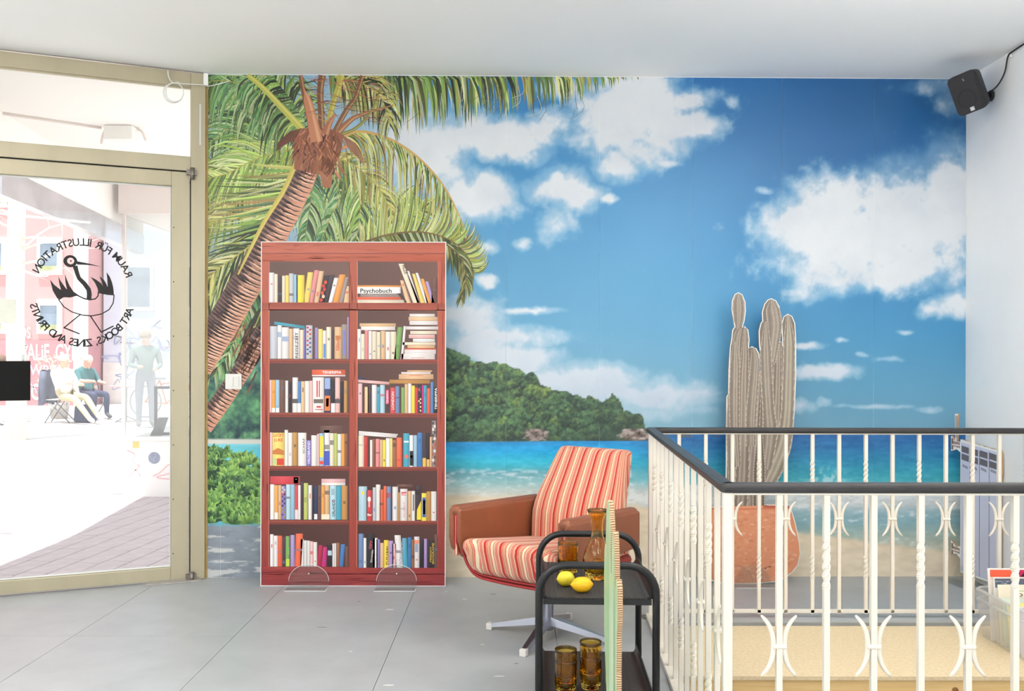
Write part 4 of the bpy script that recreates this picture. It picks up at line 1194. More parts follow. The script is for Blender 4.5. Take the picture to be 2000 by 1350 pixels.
pb.build('printed_face', bc, mat_print('board_print', .38, .45))
M_acr = mat_clear('clear_acrylic', (.97, .985, .98), gloss=.05)
for cx in (605, 776):                                              # half-round clear feet: upright disc + slotted base
    f = bpy.data.objects.new('acrylic_foot', None); link(f, bc)
    q = MB(); r = .112; x0 = (cx - 690.5) * BS
    pts = [(-r, .0), (r, .0), (r, .03)] + [(r * math.cos(a), .03 + r * .82 * math.sin(a)) for a in np.linspace(.05, PI - .05, 20)] + [(-r, .03)]
    q.prism(pts, -.016, -.0125, lambda a, b, d: (x0 + a, d, b + .004))
    q.build('upright', M_acr, f)
    q = MB(); q.rbox(x0 - r, x0 + r, -.115, -.0125, .0005, .0045, r=.0015, seg=2); q.build('base_plate', M_acr, f)
    q = MB(); q.tube([(x0 + r * math.cos(a), -.0165, .034 + r * .82 * math.sin(a)) for a in np.linspace(0, PI, 24)], .0012, n=6)
    q.tube([(x0 - r, -.115, .003), (x0 + r, -.115, .003)], .0022, n=6); q.tube([(x0 + r, -.115, .003), (x0 + r, -.0125, .003)], .002, n=6)
    q.build('polished_edge', mat('polished_edge', (244, 246, 246), rough=.2), f)
    q = MB(); q.tube([(x0, -.0175, .075), (x0, -.0125, .075)], .004, n=8); q.build('screw', mat('white_plastic', (232, 230, 224)), f)

# ------------------------------------------------------------------ grey cactus in a terracotta pot: flat cutout before the sea
def mat_corrugated():
    if 'corrugated_core' in MATS: return MATS['corrugated_core']
    m = mat('corrugated_core', (182, 146, 110), rough=.85)
    nt = m.node_tree; b = nt.nodes['Principled BSDF']
    tc = nt.nodes.new('ShaderNodeTexCoord'); w = nt.nodes.new('ShaderNodeTexWave'); w.bands_direction = 'Z'
    w.inputs['Scale'].default_value = 50; w.inputs['Distortion'].default_value = 3.5; w.inputs['Detail'].default_value = 2
    r = nt.nodes.new('ShaderNodeValToRGB'); r.color_ramp.elements[0].color = (*lin((132, 98, 70)), 1); r.color_ramp.elements[1].color = (*lin((206, 176, 140)), 1)
    r.color_ramp.elements[0].position = .25; r.color_ramp.elements[1].position = .7
    nt.links.new(tc.outputs['Object'], w.inputs['Vector']); nt.links.new(w.outputs['Fac'], r.inputs['Fac']); nt.links.new(r.outputs['Color'], b.inputs['Base Color'])
    return m
M_corr = mat_corrugated()
CY = 5.09; CS = CY / FPX
cc = thing('cactus_cutout', 'flat printed grey cactus in terracotta pot standing behind the railing', 'cutout', ((1462 - 1000) * CS, CY, 0))
def ck(a, b, L): return ((a - 1462) * CS, -.008 - L, (1138 - b) * CS + .003)
def K(x, y): return (1400 + x / 2.25, 560 + y / 2.25)
rim = [K(45, 958), K(43, 840), K(44, 640), K(45, 482), K(53, 470), K(54, 370), K(60, 262), K(66, 232), K(70, 190), K(80, 176), K(74, 140), K(66, 100), K(68, 60), K(80, 34), K(93, 27), K(108, 36), K(120, 66), K(122, 105), K(116, 150), K(107, 178), K(120, 176), K(133, 190), K(138, 230), K(136, 270), K(152, 264), K(170, 272), K(182, 296), K(184, 340), K(182, 376), K(190, 372), K(200, 378),
       K(196, 330), K(188, 250), K(186, 195), K(194, 160), K(202, 150), K(200, 110), K(210, 76), K(224, 58), K(238, 53), K(256, 62), K(270, 88), K(275, 130), K(272, 180), K(264, 236), K(278, 242), K(288, 262), K(288, 220), K(286, 160), K(294, 132), K(310, 121), K(326, 130), K(338, 158), K(343, 230), K(343, 400), K(336, 560), K(332, 620), K(318, 660), K(302, 690), K(296, 740), K(280, 790), K(258, 826), K(246, 856), K(232, 880), K(212, 896), K(196, 910), K(194, 950)]
pot = [(1501, 986), (1530, 986), (1543, 991), (1552, 1020), (1560, 1060), (1561.5, 1081), (1557, 1102), (1546, 1116), (1530, 1127), (1514, 1134), (1470, 1137.5), (1430, 1138), (1400, 1136), (1384, 1128), (1373, 1114), (1365, 1085), (1364, 1062), (1369, 1030), (1377, 1000), (1382, 991), (1420, 988)]
outline = rim + pot
# white margin: push the outline out a little
def grow(pts, d):
    n = len(pts); out = []
    area = sum(pts[i][0] * pts[(i + 1) % n][1] - pts[(i + 1) % n][0] * pts[i][1] for i in range(n)); sg = 1 if area > 0 else -1
    for i in range(n):
        a = pts[i - 1]; b = pts[(i + 1) % n]; dx, dy = b[0] - a[0], b[1] - a[1]; l = math.hypot(dx, dy) or 1
        out.append((pts[i][0] + sg * dy / l * d, pts[i][1] - sg * dx / l * d))
    return out
q = MB(); q.side_mi = 1
q.prism([(ck(a, b, 0)[0], ck(a, b, 0)[2]) for a, b in grow(outline, 1.6)], -.008, .008, lambda a, b, d: (a, d, b))
q.build('board', [M_board, M_corr], cc)
pb = PB(ck); pb.base = .0003; pb.step = 1.2e-5
R = random.Random(77)
pb.poly(outline, (112, 100, 90)); pb.k = 2
def stem(path, hw, ribs, dk=(106, 94, 86), lt=(190, 180, 164), n=26):
    P = catmull(path, n); H = np.interp(np.linspace(0, 1, n), np.linspace(0, 1, len(hw)), hw)
    def at(i, s):
        a = P[max(0, i - 1)]; b = P[min(n - 1, i + 1)]; d = b - a; l = np.linalg.norm(d) or 1
        return (P[i][0] - d[1] / l * H[i] * s, P[i][1] + d[0] / l * H[i] * s)
    edges = [-1] + ribs + [1]
    for i in range(n - 1):
        for j in range(len(edges) - 1):
            s0, s1 = edges[j], edges[j + 1]; m = (s0 + s1) / 2
            base = jit(mixc(dk, lt, .15 + .35 * ((j % 2))), 5, R)
            c_e = mixc(base, lt, .38); c_m = mixc(base, dk, .35)
            pb.poly([at(i, s0), at(i, m), at(i + 1, m), at(i + 1, s0)], None, [c_e, c_m, c_m, c_e])
            pb.poly([at(i, m), at(i, s1), at(i + 1, s1), at(i + 1, m)], None, [c_m, c_e, c_e, c_m])
    pb.k += 1
    for s in ribs:                                                    # pale spine line along each rib, with areoles
        pb.stroke([at(i, s) for i in range(n)], .8, jit((176, 164, 144), 8, R))
        for i in range(0, n - 1, 2):
            a = at(i, s); pb.ellipse(a[0], a[1], .9, .7, (150, 132, 106), 6)
    for s in (-1, 1):                                                 # toothed pale edge
        for i in range(n - 1):
            a = at(i, s); b = at(i + 1, s); e_ = at(i, s * .78)
            pb.poly([a, b, e_], (178, 167, 152))
    pb.k += 2
stem([K(70, 945), K(60, 700), K(60, 560), K(58, 470)], [7, 8, 8, 4], [.2])
stem([K(150, 960), K(152, 800), K(170, 560), K(190, 376)], [14, 14, 9, 3], [-.3, .4], dk=(86, 72, 66))
stem([K(232, 860), K(250, 700), K(262, 500), K(268, 250)], [16, 14, 10, 7], [-.2, .5], dk=(92, 76, 68))
stem([K(235, 330), K(244, 250), K(252, 170), K(244, 100), K(238, 55)], [10, 13, 15, 14, 3], [-.1, .5])
stem([K(204, 900), K(250, 800), K(290, 690), K(308, 560), K(314, 380), K(316, 240), K(311, 123)], [10, 18, 17, 13, 12, 12, 3], [-.35, .35], lt=(206, 200, 176))
stem([K(214, 800), K(232, 640), K(226, 540), K(218, 400), K(214, 280), K(214, 152)], [12, 16, 12, 12, 11.5, 3], [-.3, .3])
stem([K(104, 960), K(112, 800), K(116, 600), K(118, 400), K(122, 300), K(122, 180)], [14, 14, 12, 10, 8, 3], [-.4, .3], dk=(98, 84, 76))
stem([K(148, 700), K(150, 560), K(162, 400), K(166, 320), K(158, 266)], [10, 11, 10, 9, 3], [0, .55])
stem([K(86, 330), K(84, 250), K(92, 200), K(104, 180)], [6, 7, 6, 3], [.1])
stem([K(90, 182), K(93, 150), K(94, 100), K(93, 60), K(93, 28)], [3, 9, 12, 10.5, 2], [-.15, .3])
stem([K(88, 790), K(78, 640), K(76, 480), K(78, 340), K(78, 240)], [8, 10, 11, 10, 3], [-.1, .45])
stem([K(184, 960), K(186, 800), K(188, 640)], [12, 12, 5], [-.4, .4], dk=(72, 60, 56))
pb.k += 2
# pot
pm = (1462, 1062)
TC = [(214, 146, 112), (206, 128, 92), (222, 164, 134), (196, 116, 84)]
pb.poly(pot, (212, 142, 106)); pb.k += 1
potb = [(1380, 1000), (1376, 1012), (1370, 1030), (1365.5, 1062), (1366, 1085), (1374, 1113), (1385, 1126), (1400, 1134)]
def pot_x(y):
    l = np.interp(y, [988, 1010, 1030, 1062, 1085, 1114, 1128, 1136], [1382, 1375, 1369.5, 1365, 1366, 1375, 1387, 1402]); r = np.interp(y, [988, 1020, 1060, 1081, 1102, 1116, 1127, 1134], [1542, 1551, 1559, 1560.5, 1556, 1545, 1529, 1513])
    return l, r
for k in range(520):
    y = R.uniform(992, 1134); l, r_ = pot_x(y); x = R.uniform(l + 6, r_ - 6); s = R.uniform(2, 8)
    t = (x - l) / (r_ - l)
    c = mixc(R.choice(TC), (232, 190, 166), R.choice([0, 0, .25, .5])); c = mixc(c, (186, 98, 70), .35 * max(0, .3 - t) / .3)
    pb.k = 60 + k % 40
    pb.poly([(x + s * R.uniform(.5, 1.1) * math.cos(a), y + s * .55 * R.uniform(.5, 1.1) * math.sin(a)) for a in np.linspace(0, 2 * PI, 8)[:-1]], jit(mixc(c, (212, 142, 106), .45), 5, R))
pb.k = 104
pb.stroke([(1382, 992), (1450, 993.5), (1543, 991)], 2.5, (196, 112, 82)); pb.stroke([(1490, 988.5), (1541, 988.5)], 4, (176, 88, 66))
pb.stroke([(1436 + 34 * math.cos(a), 1137 - 34 * math.sin(a)) for a in np.linspace(0, PI, 18)], .7, (150, 112, 92))
pb.build('printed_face', cc, mat_print('board_print', .38, .45))
f = bpy.data.objects.new('acrylic_foot', None); link(f, cc)
q = MB(); x0 = (1470 - 1462) * CS; r = .10
q.prism([(-r, 0), (r, 0)] + [(r * math.cos(a), .004 + r * math.sin(a)) for a in np.linspace(0, PI, 20)], -.018, -.0145, lambda a, b, d: (x0 + a, d, b + .004)); q.build('upright', M_acr, f)
q = MB(); q.rbox(x0 - r - .02, x0 + r + .02, -.115, -.0145, .0005, .0045, r=.0015, seg=2); q.build('base_plate', M_acr, f)
q = MB(); q.tube([(x0 - r - .02, -.115, .003), (x0 + r + .02, -.115, .003)], .002, n=6); q.build('polished_edge', mat('polished_edge', (244, 246, 246)), f)

# ------------------------------------------------------------------ radiator cutout leaning by the right wall
A = Vector((2.572, 5.235, 0)); B = Vector((2.652, 4.845, 0))
rd = (B - A).normalized(); rn = Vector((-rd.y, rd.x, 0)) * (1 if (-rd.y) < 0 else -1)
if rn.x > 0: rn = -rn
ra = thing('radiator_cutout', 'flat printed cardboard radiator leaning in the corner by the mural', 'cutout', ((A + B) / 2)[:])
AB = (B - A).length
def rk_(a, b, L):                                    # a along 0..1, b height in m
    p = A + rd * (a * AB) + rn * (.007 + L) - Vector(ra.location)
    return (p.x, p.y, b)
ol = [(.20, .05), (.98, .05), (.98, .60), (1.0, .66), (1.0, .76), (.97, .79), (.93, .78), (.20, .815), (.20, .80), (.12, .80), (.12, .90), (.15, .96), (.08, .96), (.09, .80), (.0, .83), (.0, .74), (.12, .755), (.20, .74), (.20, .20), (.12, .19), (.0, .22), (.0, .14), (.12, .15), (.20, .13)]
q = MB(); q.side_mi = 1
fr = lambda a, b, d: tuple(A + rd * (a * AB) + rn * d - Vector(ra.location) + Vector((0, 0, b)))
q.prism(ol, -.007, .007, fr); q.build('board', [M_board, M_corr], ra)
pb = PB(rk_); pb.base = .0003; pb.step = 2e-5
LV = (206, 208, 228)
pb.poly([(.21, .06), (.965, .06), (.965, .77), (.21, .80)], LV); pb.k = 1
for i in range(5):
    a0 = .21 + .755 * i / 4
    if 0 < i < 4: pb.poly([(a0 - .006, .06), (a0 + .006, .06), (a0 + .006, .76), (a0 - .006, .77)], (112, 108, 124))
for i in range(4):
    for j in range(2):
        a0 = .225 + .185 * i; b0 = .745 - j * .045 - i * .006
        pb.poly([(a0, b0), (a0 + .15, b0 - .008), (a0 + .15, b0 + .028), (a0, b0 + .036)], (104, 100, 104))
    a0 = .225 + .185 * i; pb.poly([(a0 + .02, .66), (a0 + .13, .65), (a0 + .13, .665), (a0 + .02, .675)], (150, 148, 164))
for zz in (.785, .175):
    pb.poly([(.01, zz - .035), (.05, zz - .035), (.05, zz + .03), (.01, zz + .03)], (128, 104, 96)); pb.poly([(.05, zz - .015), (.19, zz - .022), (.19, zz + .012), (.05, zz + .015)], (160, 140, 132)); pb.k = 2
    pb.poly([(.02, zz - .01), (.18, zz - .01), (.18, zz - .002), (.02, zz - .002)], (236, 226, 220)); pb.k = 1
pb.poly([(.095, .82), (.125, .82), (.14, .95), (.09, .95)], (190, 170, 160))
pb.build('printed_face', ra, mat_print('board_print', .38, .45))
f = bpy.data.objects.new('acrylic_foot', None); link(f, ra)
q = MB(); q.prism([(.02, 0), (.62, 0), (.62, .006), (.02, .006)], .008, .11, fr); q.build('base_plate', M_acr, f)
q = MB(); q.prism([(.05, 0), (.6, 0), (.5, .09), (.15, .09)], .008, .012, fr); q.build('upright', M_acr, f)

# ------------------------------------------------------------------ green cactus cutout seen edge-on, in front of the trolley
gc = thing('green_cactus_cutout', 'green printed cactus cutout seen edge-on before the black trolley', 'cutout', (.293, 2.55, 0), rz=math.radians(.5))
# outline in (y, z): far stems to the left, near stems to the right
gol = [(-.10, .02), (-.155, .04), (-.165, .20), (-.15, .32), (-.145, .42), (-.15, .52), (-.17, .56), (-.178, .60), (-.172, .655), (-.150, .675), (-.125, .672), (-.105, .64), (-.098, .60), (-.092, .64), (-.085, .70), (-.072, .745), (-.050, .785), (-.03, .792), (-.012, .782), (.0, .74), (.01, .66), (.02, .66), (.03, .72),
       (.045, .80), (.075, .848), (.10, .86), (.125, .852), (.14, .82), (.15, .76), (.155, .70), (.17, .715), (.19, .70), (.20, .66), (.205, .60), (.20, .52), (.19, .44), (.165, .36), (.13, .28), (.105, .18), (.10, .02)]
gol = [(a * (.70 if a < 0 else 1), b) for a, b in gol]
fine = []
N_ = len(gol)
for i in range(N_):
    a = gol[i]; b = gol[(i + 1) % N_]; l = math.hypot(b[0] - a[0], b[1] - a[1]); k = max(1, int(l / .022))
    for j in range(k):
        t = j / k; s = .0035 * math.sin(7 * (i + t * k)) if 1 < i < N_ - 2 else 0
        fine.append((a[0] + (b[0] - a[0]) * t + s, a[1] + (b[1] - a[1]) * t))
q = MB(); q.side_mi = 1
q.prism(fine, -.007, .007, lambda a, b, d: (d, a, b)); q.build('board', [M_board, M_corr], gc)
for sgn in (-1, 1):
    pb = PB(lambda a, b, L, s=sgn: (s * (.007 + L), a, b)); pb.base = .0003; pb.step = 3e-5
    R = random.Random(4)
    pb.poly(grow(fine, -.0035) if False else fine, (178, 204, 160))
    for k in range(9):
        y0 = (-.13 + .035 * k) * (.7 if k < 4 else 1)
        pb.k = 1 + k % 3
        zt = float(np.interp(y0, [-.17, -.13, -.1, -.05, 0, .05, .1, .14, .19], [.6, .64, .58, .76, .66, .78, .83, .74, .66])) - .02
        zb = .06 if abs(y0) < .1 else .3
        yy = [y0 * (.72 if z < .3 else 1) for z in np.linspace(zb, zt, 9)]
        P_ = list(zip(yy, np.linspace(zb, zt, 9)))
        pb.stroke(P_, [.004, .011, .012, .013, .013, .012, .011, .008, .002], R.choice([(120, 168, 110), (206, 226, 186), (92, 142, 92), (220, 226, 214)]))
    pb.build('printed_face', gc, mat_print('board_print', .38, .45))
f = bpy.data.objects.new('acrylic_foot', None); link(f, gc)
q = MB(); q.rbox(-.06, .06, -.09, .09, 0, .005, r=.0015, seg=2); q.build('base_plate', M_acr, f)
# ------------------------------------------------------------------ stair railing: white forged balusters, black handrail
M_iron = mat('cream_white_enamel', (228, 221, 208), rough=.35, var=.03, vscale=12)
M_hand = mat('black_handrail_pvc', (46, 45, 46), rough=.42, var=.18, vscale=20)
RP0 = Vector((.594, 2.47, 0)); RP1 = Vector((.688, 4.427, 0)); RH = .935
rail = thing('stair_railing', 'white forged iron stair railing with twisted bars and black handrail', 'railing', RP0[:])
def baluster_mesh(twist):
    q = MB(); w = .008; z = .02; rings = [(z, 0.0)]
    if twist:
        for z0, z1 in ((.19, .31), (.645, .775)):
            for k in range(21):
                rings.append((z0 + (z1 - z0) * k / 20, 2 * PI * 1.25 * k / 20))
    rings.append((RH - .012, 0.0))
    vs = []; fs = []
    for z, a in rings:
        for k in range(4):
            th = a + PI / 4 + k * PI / 2; s = w * math.sqrt(2)
            vs.append((s * math.cos(th), s * math.sin(th), z))
    for i in range(len(rings) - 1):
        for k in range(4):
            k2 = (k + 1) % 4; fs.append((i * 4 + k, i * 4 + k2, i * 4 + 4 + k2, i * 4 + 4 + k))
    q.add(vs, fs); q.add([vs[0], vs[1], vs[2], vs[3]], [(3, 2, 1, 0)])
    return q.mesh('baluster', M_iron)
ME_PLAIN, ME_TWIST = baluster_mesh(False), baluster_mesh(True)
q = MB()
for s in (-1, 1):
    P = catmull([(s * .049, 0, .084), (s * .0305, 0, .062), (s * .0185, 0, .034), (s * .0145, 0, 0), (s * .0185, 0, -.034), (s * .0305, 0, -.062), (s * .049, 0, -.084)], 19)
    q.tube([tuple(p) for p in P], [.0022 + .0048 * (1 - abs(i - 9) / 9) ** .5 for i in range(19)], n=8, squash=1.2)
ME_SCROLL = q.mesh('scrolls', M_iron)
q = MB(); q.rbox(-.020, .020, -.0125, .0125, -.006, .006, r=.004, seg=2); ME_COLLAR = q.mesh('collar', M_iron)
def put(name, me, parent, loc, rz=0):
    o = bpy.data.objects.new(name, me); link(o, parent); o.location = loc; o.rotation_euler = (0, 0, rz); return o
def run(a, b, n, first=1, step=None, start=None):
    d = (b - a); L = d.length; d.normalize(); rz = math.atan2(d.y, d.x)
    k = 1
    pos = start if start is not None else step
    while pos < L - .04:
        p = a + d * pos - RP0
        if k % 2 == 1:
            o = put('baluster', ME_PLAIN, rail, p, rz)
            put('scroll_ornament', ME_SCROLL, o, (0, 0, .487)); put('collar', ME_COLLAR, o, (0, 0, .487))
        else:
            put('baluster', ME_TWIST, rail, p, rz)
        k += 1; pos += step
RPN = Vector((WR.x - .01, 2.47, 0)); RPF = Vector((WR.x - .01, 4.427, 0))
run(RP0, RP1, 12, step=.1505)
run(RP0, RPN, 15, step=.1301, start=.143)
run(RP1, RPF, 15, step=.1318, start=.138)
def bar(name, a, b, z0, z1, w, mt, r=.004, ext0=0, ext1=0):
    d = (b - a); L = d.length; d.normalize(); rz = math.atan2(d.y, d.x)
    q = MB(); q.rbox(-ext0, L + ext1, -w / 2, w / 2, z0, z1, r=r, seg=3)
    o = q.build(name, mt, rail); o.location = a - RP0; o.rotation_euler = (0, 0, rz); return o
for a, b in ((RP0, RPN), (RP0, RP1), (RP1, RPF)):
    bar('handrail', a, b, RH - .025, RH + .002, .044, M_hand, r=.010, ext0=.018, ext1=.018 if b is RP1 else 0)
    bar('top_bar', a, b, RH - .031, RH - .025, .022, M_iron, r=.0015)
bar('bottom_bar', RP1, RPF, .022, .040, .016, M_iron, r=.002); bar('bottom_bar', RP0, RPN, .022, .040, .016, M_iron, r=.002)
bar('bottom_bar', RP0, RP1, .0, .020, .05, M_iron, r=.002)
for p in (RP0, RP1):
    q = MB(); q.rbox(-.0125, .0125, -.0125, .0125, 0, RH - .02, r=.0015, seg=1); o = q.build('corner_post', M_iron, rail); o.location = p - RP0
    q = MB(); q.rbox(-.035, .035, -.03, .03, 0.0, .004, r=.001, seg=1); o2 = q.build('foot_plate', mat('grey_steel_plate', (120, 116, 110), rough=.5, metal=.6), rail); o2.location = p - RP0 + Vector((-.01, 0, 0))

# chipboard platform over the rear of the stairwell
M_chip2 = mat('chipboard', (208, 186, 148), rough=.75, col2=(226, 206, 170), vscale=70)
M_pine = mat('pine_beam', (214, 178, 118), rough=.6, col2=(228, 196, 140), vscale=14, stretch=(.25, 1, 8))
pl = thing('stairwell_platform', 'chipboard platform on pine beams over the stairwell behind the railing', 'platform', (1.7, 4.0, -.09))
q = MB(); q.prism([(hx(3.66) + .004 - 1.7, -.34), (WR.x - .006 - 1.7, -.34), (WR.x - .006 - 1.7, .352), (hx(4.352) + .004 - 1.7, .352)], .054, .070); q.build('chipboard_sheet', M_chip2, pl)
for y in (-.335, .30):
    q = MB(); q.rbox(hx(4.0 + y) + .008 - 1.7, WR.x - .01 - 1.7, y, y + .045, -.045, .054, r=.003, seg=2); q.build('timber_beam', M_pine, pl)
for (x, z, r) in ((-.03, -.0, .012), (.115, .012, .014), (.52, .02, .008)):
    q = MB(); q.tube([(x, -.3365, z), (x, -.334, z)], r, n=12)
    q.build('knot', mat('pine_knot', (150, 104, 62), rough=.6, var=.3, vscale=90), pl)

# clear crate of prints on the platform
M_crate = mat_clear('frosted_clear_plastic', (.96, .965, .97), gloss=.05, haze=.22, rough=.15)
KX0, KX1, KY0, KY1, KZ = 2.175, 2.60, 3.74, 4.21, -.019
cr = thing('plastic_crate', 'clear plastic crate holding prints on the chipboard platform', 'crate', ((KX0 + KX1) / 2, (KY0 + KY1) / 2, KZ))
hw, hd, hh = (KX1 - KX0) / 2, (KY1 - KY0) / 2, .225
def wallq(name, pts):
    q = MB(); q.add(pts, [(0, 1, 2, 3)]); return q.build(name, M_crate, cr)
i_ = .88
wallq('side_wall', [(-hw * i_, -hd * i_, 0), (-hw * i_, hd * i_, 0), (-hw, hd, hh), (-hw, -hd, hh)]); wallq('side_wall', [(hw * i_, -hd * i_, 0), (hw * i_, hd * i_, 0), (hw, hd, hh), (hw, -hd, hh)])
wallq('side_wall', [(-hw * i_, -hd * i_, 0), (hw * i_, -hd * i_, 0), (hw, -hd, hh), (-hw, -hd, hh)]); wallq('side_wall', [(-hw * i_, hd * i_, 0), (hw * i_, hd * i_, 0), (hw, hd, hh), (-hw, hd, hh)])
wallq('floor_panel', [(-hw * i_, -hd * i_, .001), (hw * i_, -hd * i_, .001), (hw * i_, hd * i_, .001), (-hw * i_, hd * i_, .001)])
q = MB()
for (z, e_) in ((hh, .0), (hh - .045, .004)):
    cs = [(-hw + .03, -hd), (hw - .03, -hd), (hw, -hd + .03), (hw, hd - .03), (hw - .03, hd), (-hw + .03, hd), (-hw, hd - .03), (-hw, -hd + .03)]
    q.tube([(a * (1.01 - e_), b * (1.01 - e_), z) for a, b in cs], .006, n=6, closed=True)
q.build('rim', mat_clear('clear_plastic_rim', (.95, .955, .96), gloss=.12, haze=.45, rough=.1), cr)
R = random.Random(21)
def printed(name, label, w, h, y, zoff, face, lean=.12, art=None, x=None):
    t = thing(name, label, 'print', ((KX0 + KX1) / 2 - .005 if x is None else x, y, KZ + .004), group='prints in the clear crate')
    t.rotation_euler = (-lean, 0, R.uniform(-.02, .02))
    q = MB(); q.box(-w / 2, w / 2, -.002, .002, 0, h); q.build('sheet', mat('print_stock_%d_%d_%d' % face, face, rough=.5), t)
    if art:
        pb = PB(lambda a, b, L: ((a - .5) * w, -.0021 - L, (1 - b) * h)); pb.step = 1e-4; pb.base = 1e-4
        art(pb); pb.build('cover_print', t, mat_print('board_print', .38, .45))
    return t
def art_red(pb):
    pb.poly([(.03, .02), (.32, .02), (.30, .12), (.03, .12)], (228, 92, 62)); pb.poly([(.32, .02), (.97, .02), (.97, .12), (.30, .12)], (196, 30, 84)); pb.k = 1; pb.poly([(.50, .02), (.75, .02), (.70, .12), (.42, .12)], (54, 30, 36))
    pb.poly([(.03, .12), (.97, .12), (.97, .16), (.03, .16)], (232, 214, 190))
def art_city(pb):
    pb.poly([(.02, .02), (.98, .02), (.98, .16), (.02, .16)], (96, 104, 122)); pb.poly([(.02, .02), (.98, .02), (.98, .045), (.02, .045)], (196, 116, 76)); pb.k = 1
    for k in range(40):
        x = R.uniform(.03, .93); y = R.uniform(.05, .13); pb.poly([(x, y), (x + .04, y), (x + .04, y + .02), (x, y + .02)], R.choice([(50, 54, 66), (140, 150, 166), (80, 86, 100), (170, 176, 186)]))
def art_cream(pb):
    for s, x, c in (('K', .16, (206, 50, 56)), ('O', .25, (40, 40, 60)), ('M', .345, (60, 40, 70)), ('M', .465, (50, 44, 50)), ('P', .62, (50, 40, 60)), ('R', .72, (150, 40, 50)), ('I', .81, (40, 60, 60)), ('S', .85, (60, 40, 60))):
        pb.text(s, x, .195, .05, c, w=.07 if s != 'I' else .025)
    pb.poly([(.24, .10), (.40, .10), (.40, .11), (.24, .11)], (150, 190, 130)); pb.poly([(.3, .28), (.5, .28), (.5, .295), (.3, .295)], (160, 156, 150)); pb.ellipse(.72, .42, .05, .03, (238, 212, 40), 16)
printed('art_print', 'cream art print in the clear crate with coloured capitals across its front', .34, .268, 4.045, 0, (236, 226, 204), art=art_cream)
printed('art_print', 'grey cityscape art print with copper band in the clear crate', .34, .292, 4.085, 0, (232, 230, 226), art=art_city)
printed('art_print', 'tallest art print in the clear crate with crimson and orange band', .355, .325, 4.115, 0, (238, 232, 226), art=art_red)
for k, (y, h, c, nm) in enumerate([(4.012, .215, (214, 228, 220), 'pale green print sleeve third from the front of the clear crate'), (3.972, .205, (238, 232, 150), 'pale yellow print sleeve in the middle of the clear crate'), (3.93, .20, (232, 230, 232), 'white print sleeve second from the front of the clear crate'), (3.885, .205, (206, 200, 214), 'lilac grey print sleeve at the front of the clear crate')]):
    printed('print_sleeve', nm, .34, h, y, 0, c, lean=.16)

# ------------------------------------------------------------------ easy chair
def fabric():
    m = bpy.data.materials.new('red_striped_fabric'); m.use_nodes = True
    nt = m.node_tree; b = nt.nodes['Principled BSDF']; b.inputs['Roughness'].default_value = .9; b.inputs['Specular IOR Level'].default_value = .15
    b.inputs['Sheen Weight'].default_value = .15
    tc = nt.nodes.new('ShaderNodeTexCoord'); sx = nt.nodes.new('ShaderNodeSeparateXYZ'); nt.links.new(tc.outputs['Object'], sx.inputs[0])
    ml = nt.nodes.new('ShaderNodeMath'); ml.operation = 'MULTIPLY_ADD'; ml.inputs[1].default_value = 1 / .0835; ml.inputs[2].default_value = 20.38
    fr_ = nt.nodes.new('ShaderNodeMath'); fr_.operation = 'FRACT'; sn = nt.nodes.new('ShaderNodeSeparateXYZ'); nt.links.new(tc.outputs['Normal'], sn.inputs[0])
    wy = nt.nodes.new('ShaderNodeMath'); wy.operation = 'MULTIPLY'; nt.links.new(sn.outputs['X'], wy.inputs[0]); nt.links.new(sx.outputs['Y'], wy.inputs[1])
    ws = nt.nodes.new('ShaderNodeMath'); ws.operation = 'ADD'; nt.links.new(sx.outputs['X'], ws.inputs[0]); nt.links.new(wy.outputs[0], ws.inputs[1])
    nt.links.new(ws.outputs[0], ml.inputs[0]); nt.links.new(ml.outputs[0], fr_.inputs[0])
    rp = nt.nodes.new('ShaderNodeValToRGB'); cr_ = rp.color_ramp; cr_.interpolation = 'CONSTANT'
    RD, PK, CRM, DR, TN = (176, 50, 44), (212, 132, 112), (224, 206, 174), (134, 46, 40), (204, 156, 122)
    stops = [(0, RD), (.135, PK), (.18, DR), (.195, PK), (.235, DR), (.25, TN), (.36, DR), (.375, PK), (.43, RD), (.45, CRM), (.585, RD), (.60, PK), (.645, DR), (.66, CRM), (.70, DR), (.715, PK), (.80, RD), (.82, PK), (.90, DR), (.915, CRM), (.955, PK)]
    cr_.elements[0].position = 0; cr_.elements[0].color = (*lin(stops[0][1]), 1); cr_.elements[1].position = stops[1][0]; cr_.elements[1].color = (*lin(stops[1][1]), 1)
    for p, c in stops[2:]:
        e_ = cr_.elements.new(p); e_.color = (*lin(c), 1)
    nt.links.new(fr_.outputs[0], rp.inputs['Fac'])
    n = nt.nodes.new('ShaderNodeTexNoise'); n.inputs['Scale'].default_value = 420; n.inputs['Detail'].default_value = 2; nt.links.new(tc.outputs['Object'], n.inputs['Vector'])
    mx = nt.nodes.new('ShaderNodeMix'); mx.data_type = 'RGBA'; mx.blend_type = 'OVERLAY'; mx.inputs['Factor'].default_value = .35
    nt.links.new(rp.outputs['Color'], mx.inputs['A']); nt.links.new(n.outputs['Fac'], mx.inputs['B']); nt.links.new(mx.outputs['Result'], b.inputs['Base Color'])
    bp = nt.nodes.new('ShaderNodeBump'); bp.inputs['Strength'].default_value = .35; bp.inputs['Distance'].default_value = .002; nt.links.new(n.outputs['Fac'], bp.inputs['Height']); nt.links.new(bp.outputs['Normal'], b.inputs['Normal'])
    return m
M_fab = fabric()
M_leather = mat('brown_leatherette', (132, 76, 50), rough=.40, var=.10, vscale=6, bump=.08, bscale=120)
M_pip = mat('dark_red_piping', (158, 50, 50), rough=.8, var=.15, vscale=200)
M_chrome = mat('brushed_chrome', (176, 178, 188), rough=.34, metal=1.0)
ch = thing('easy_chair', 'red striped easy chair with brown armrests on a chrome swivel base', 'chair', (.166, 4.113, 0), rz=math.radians(-37.2))
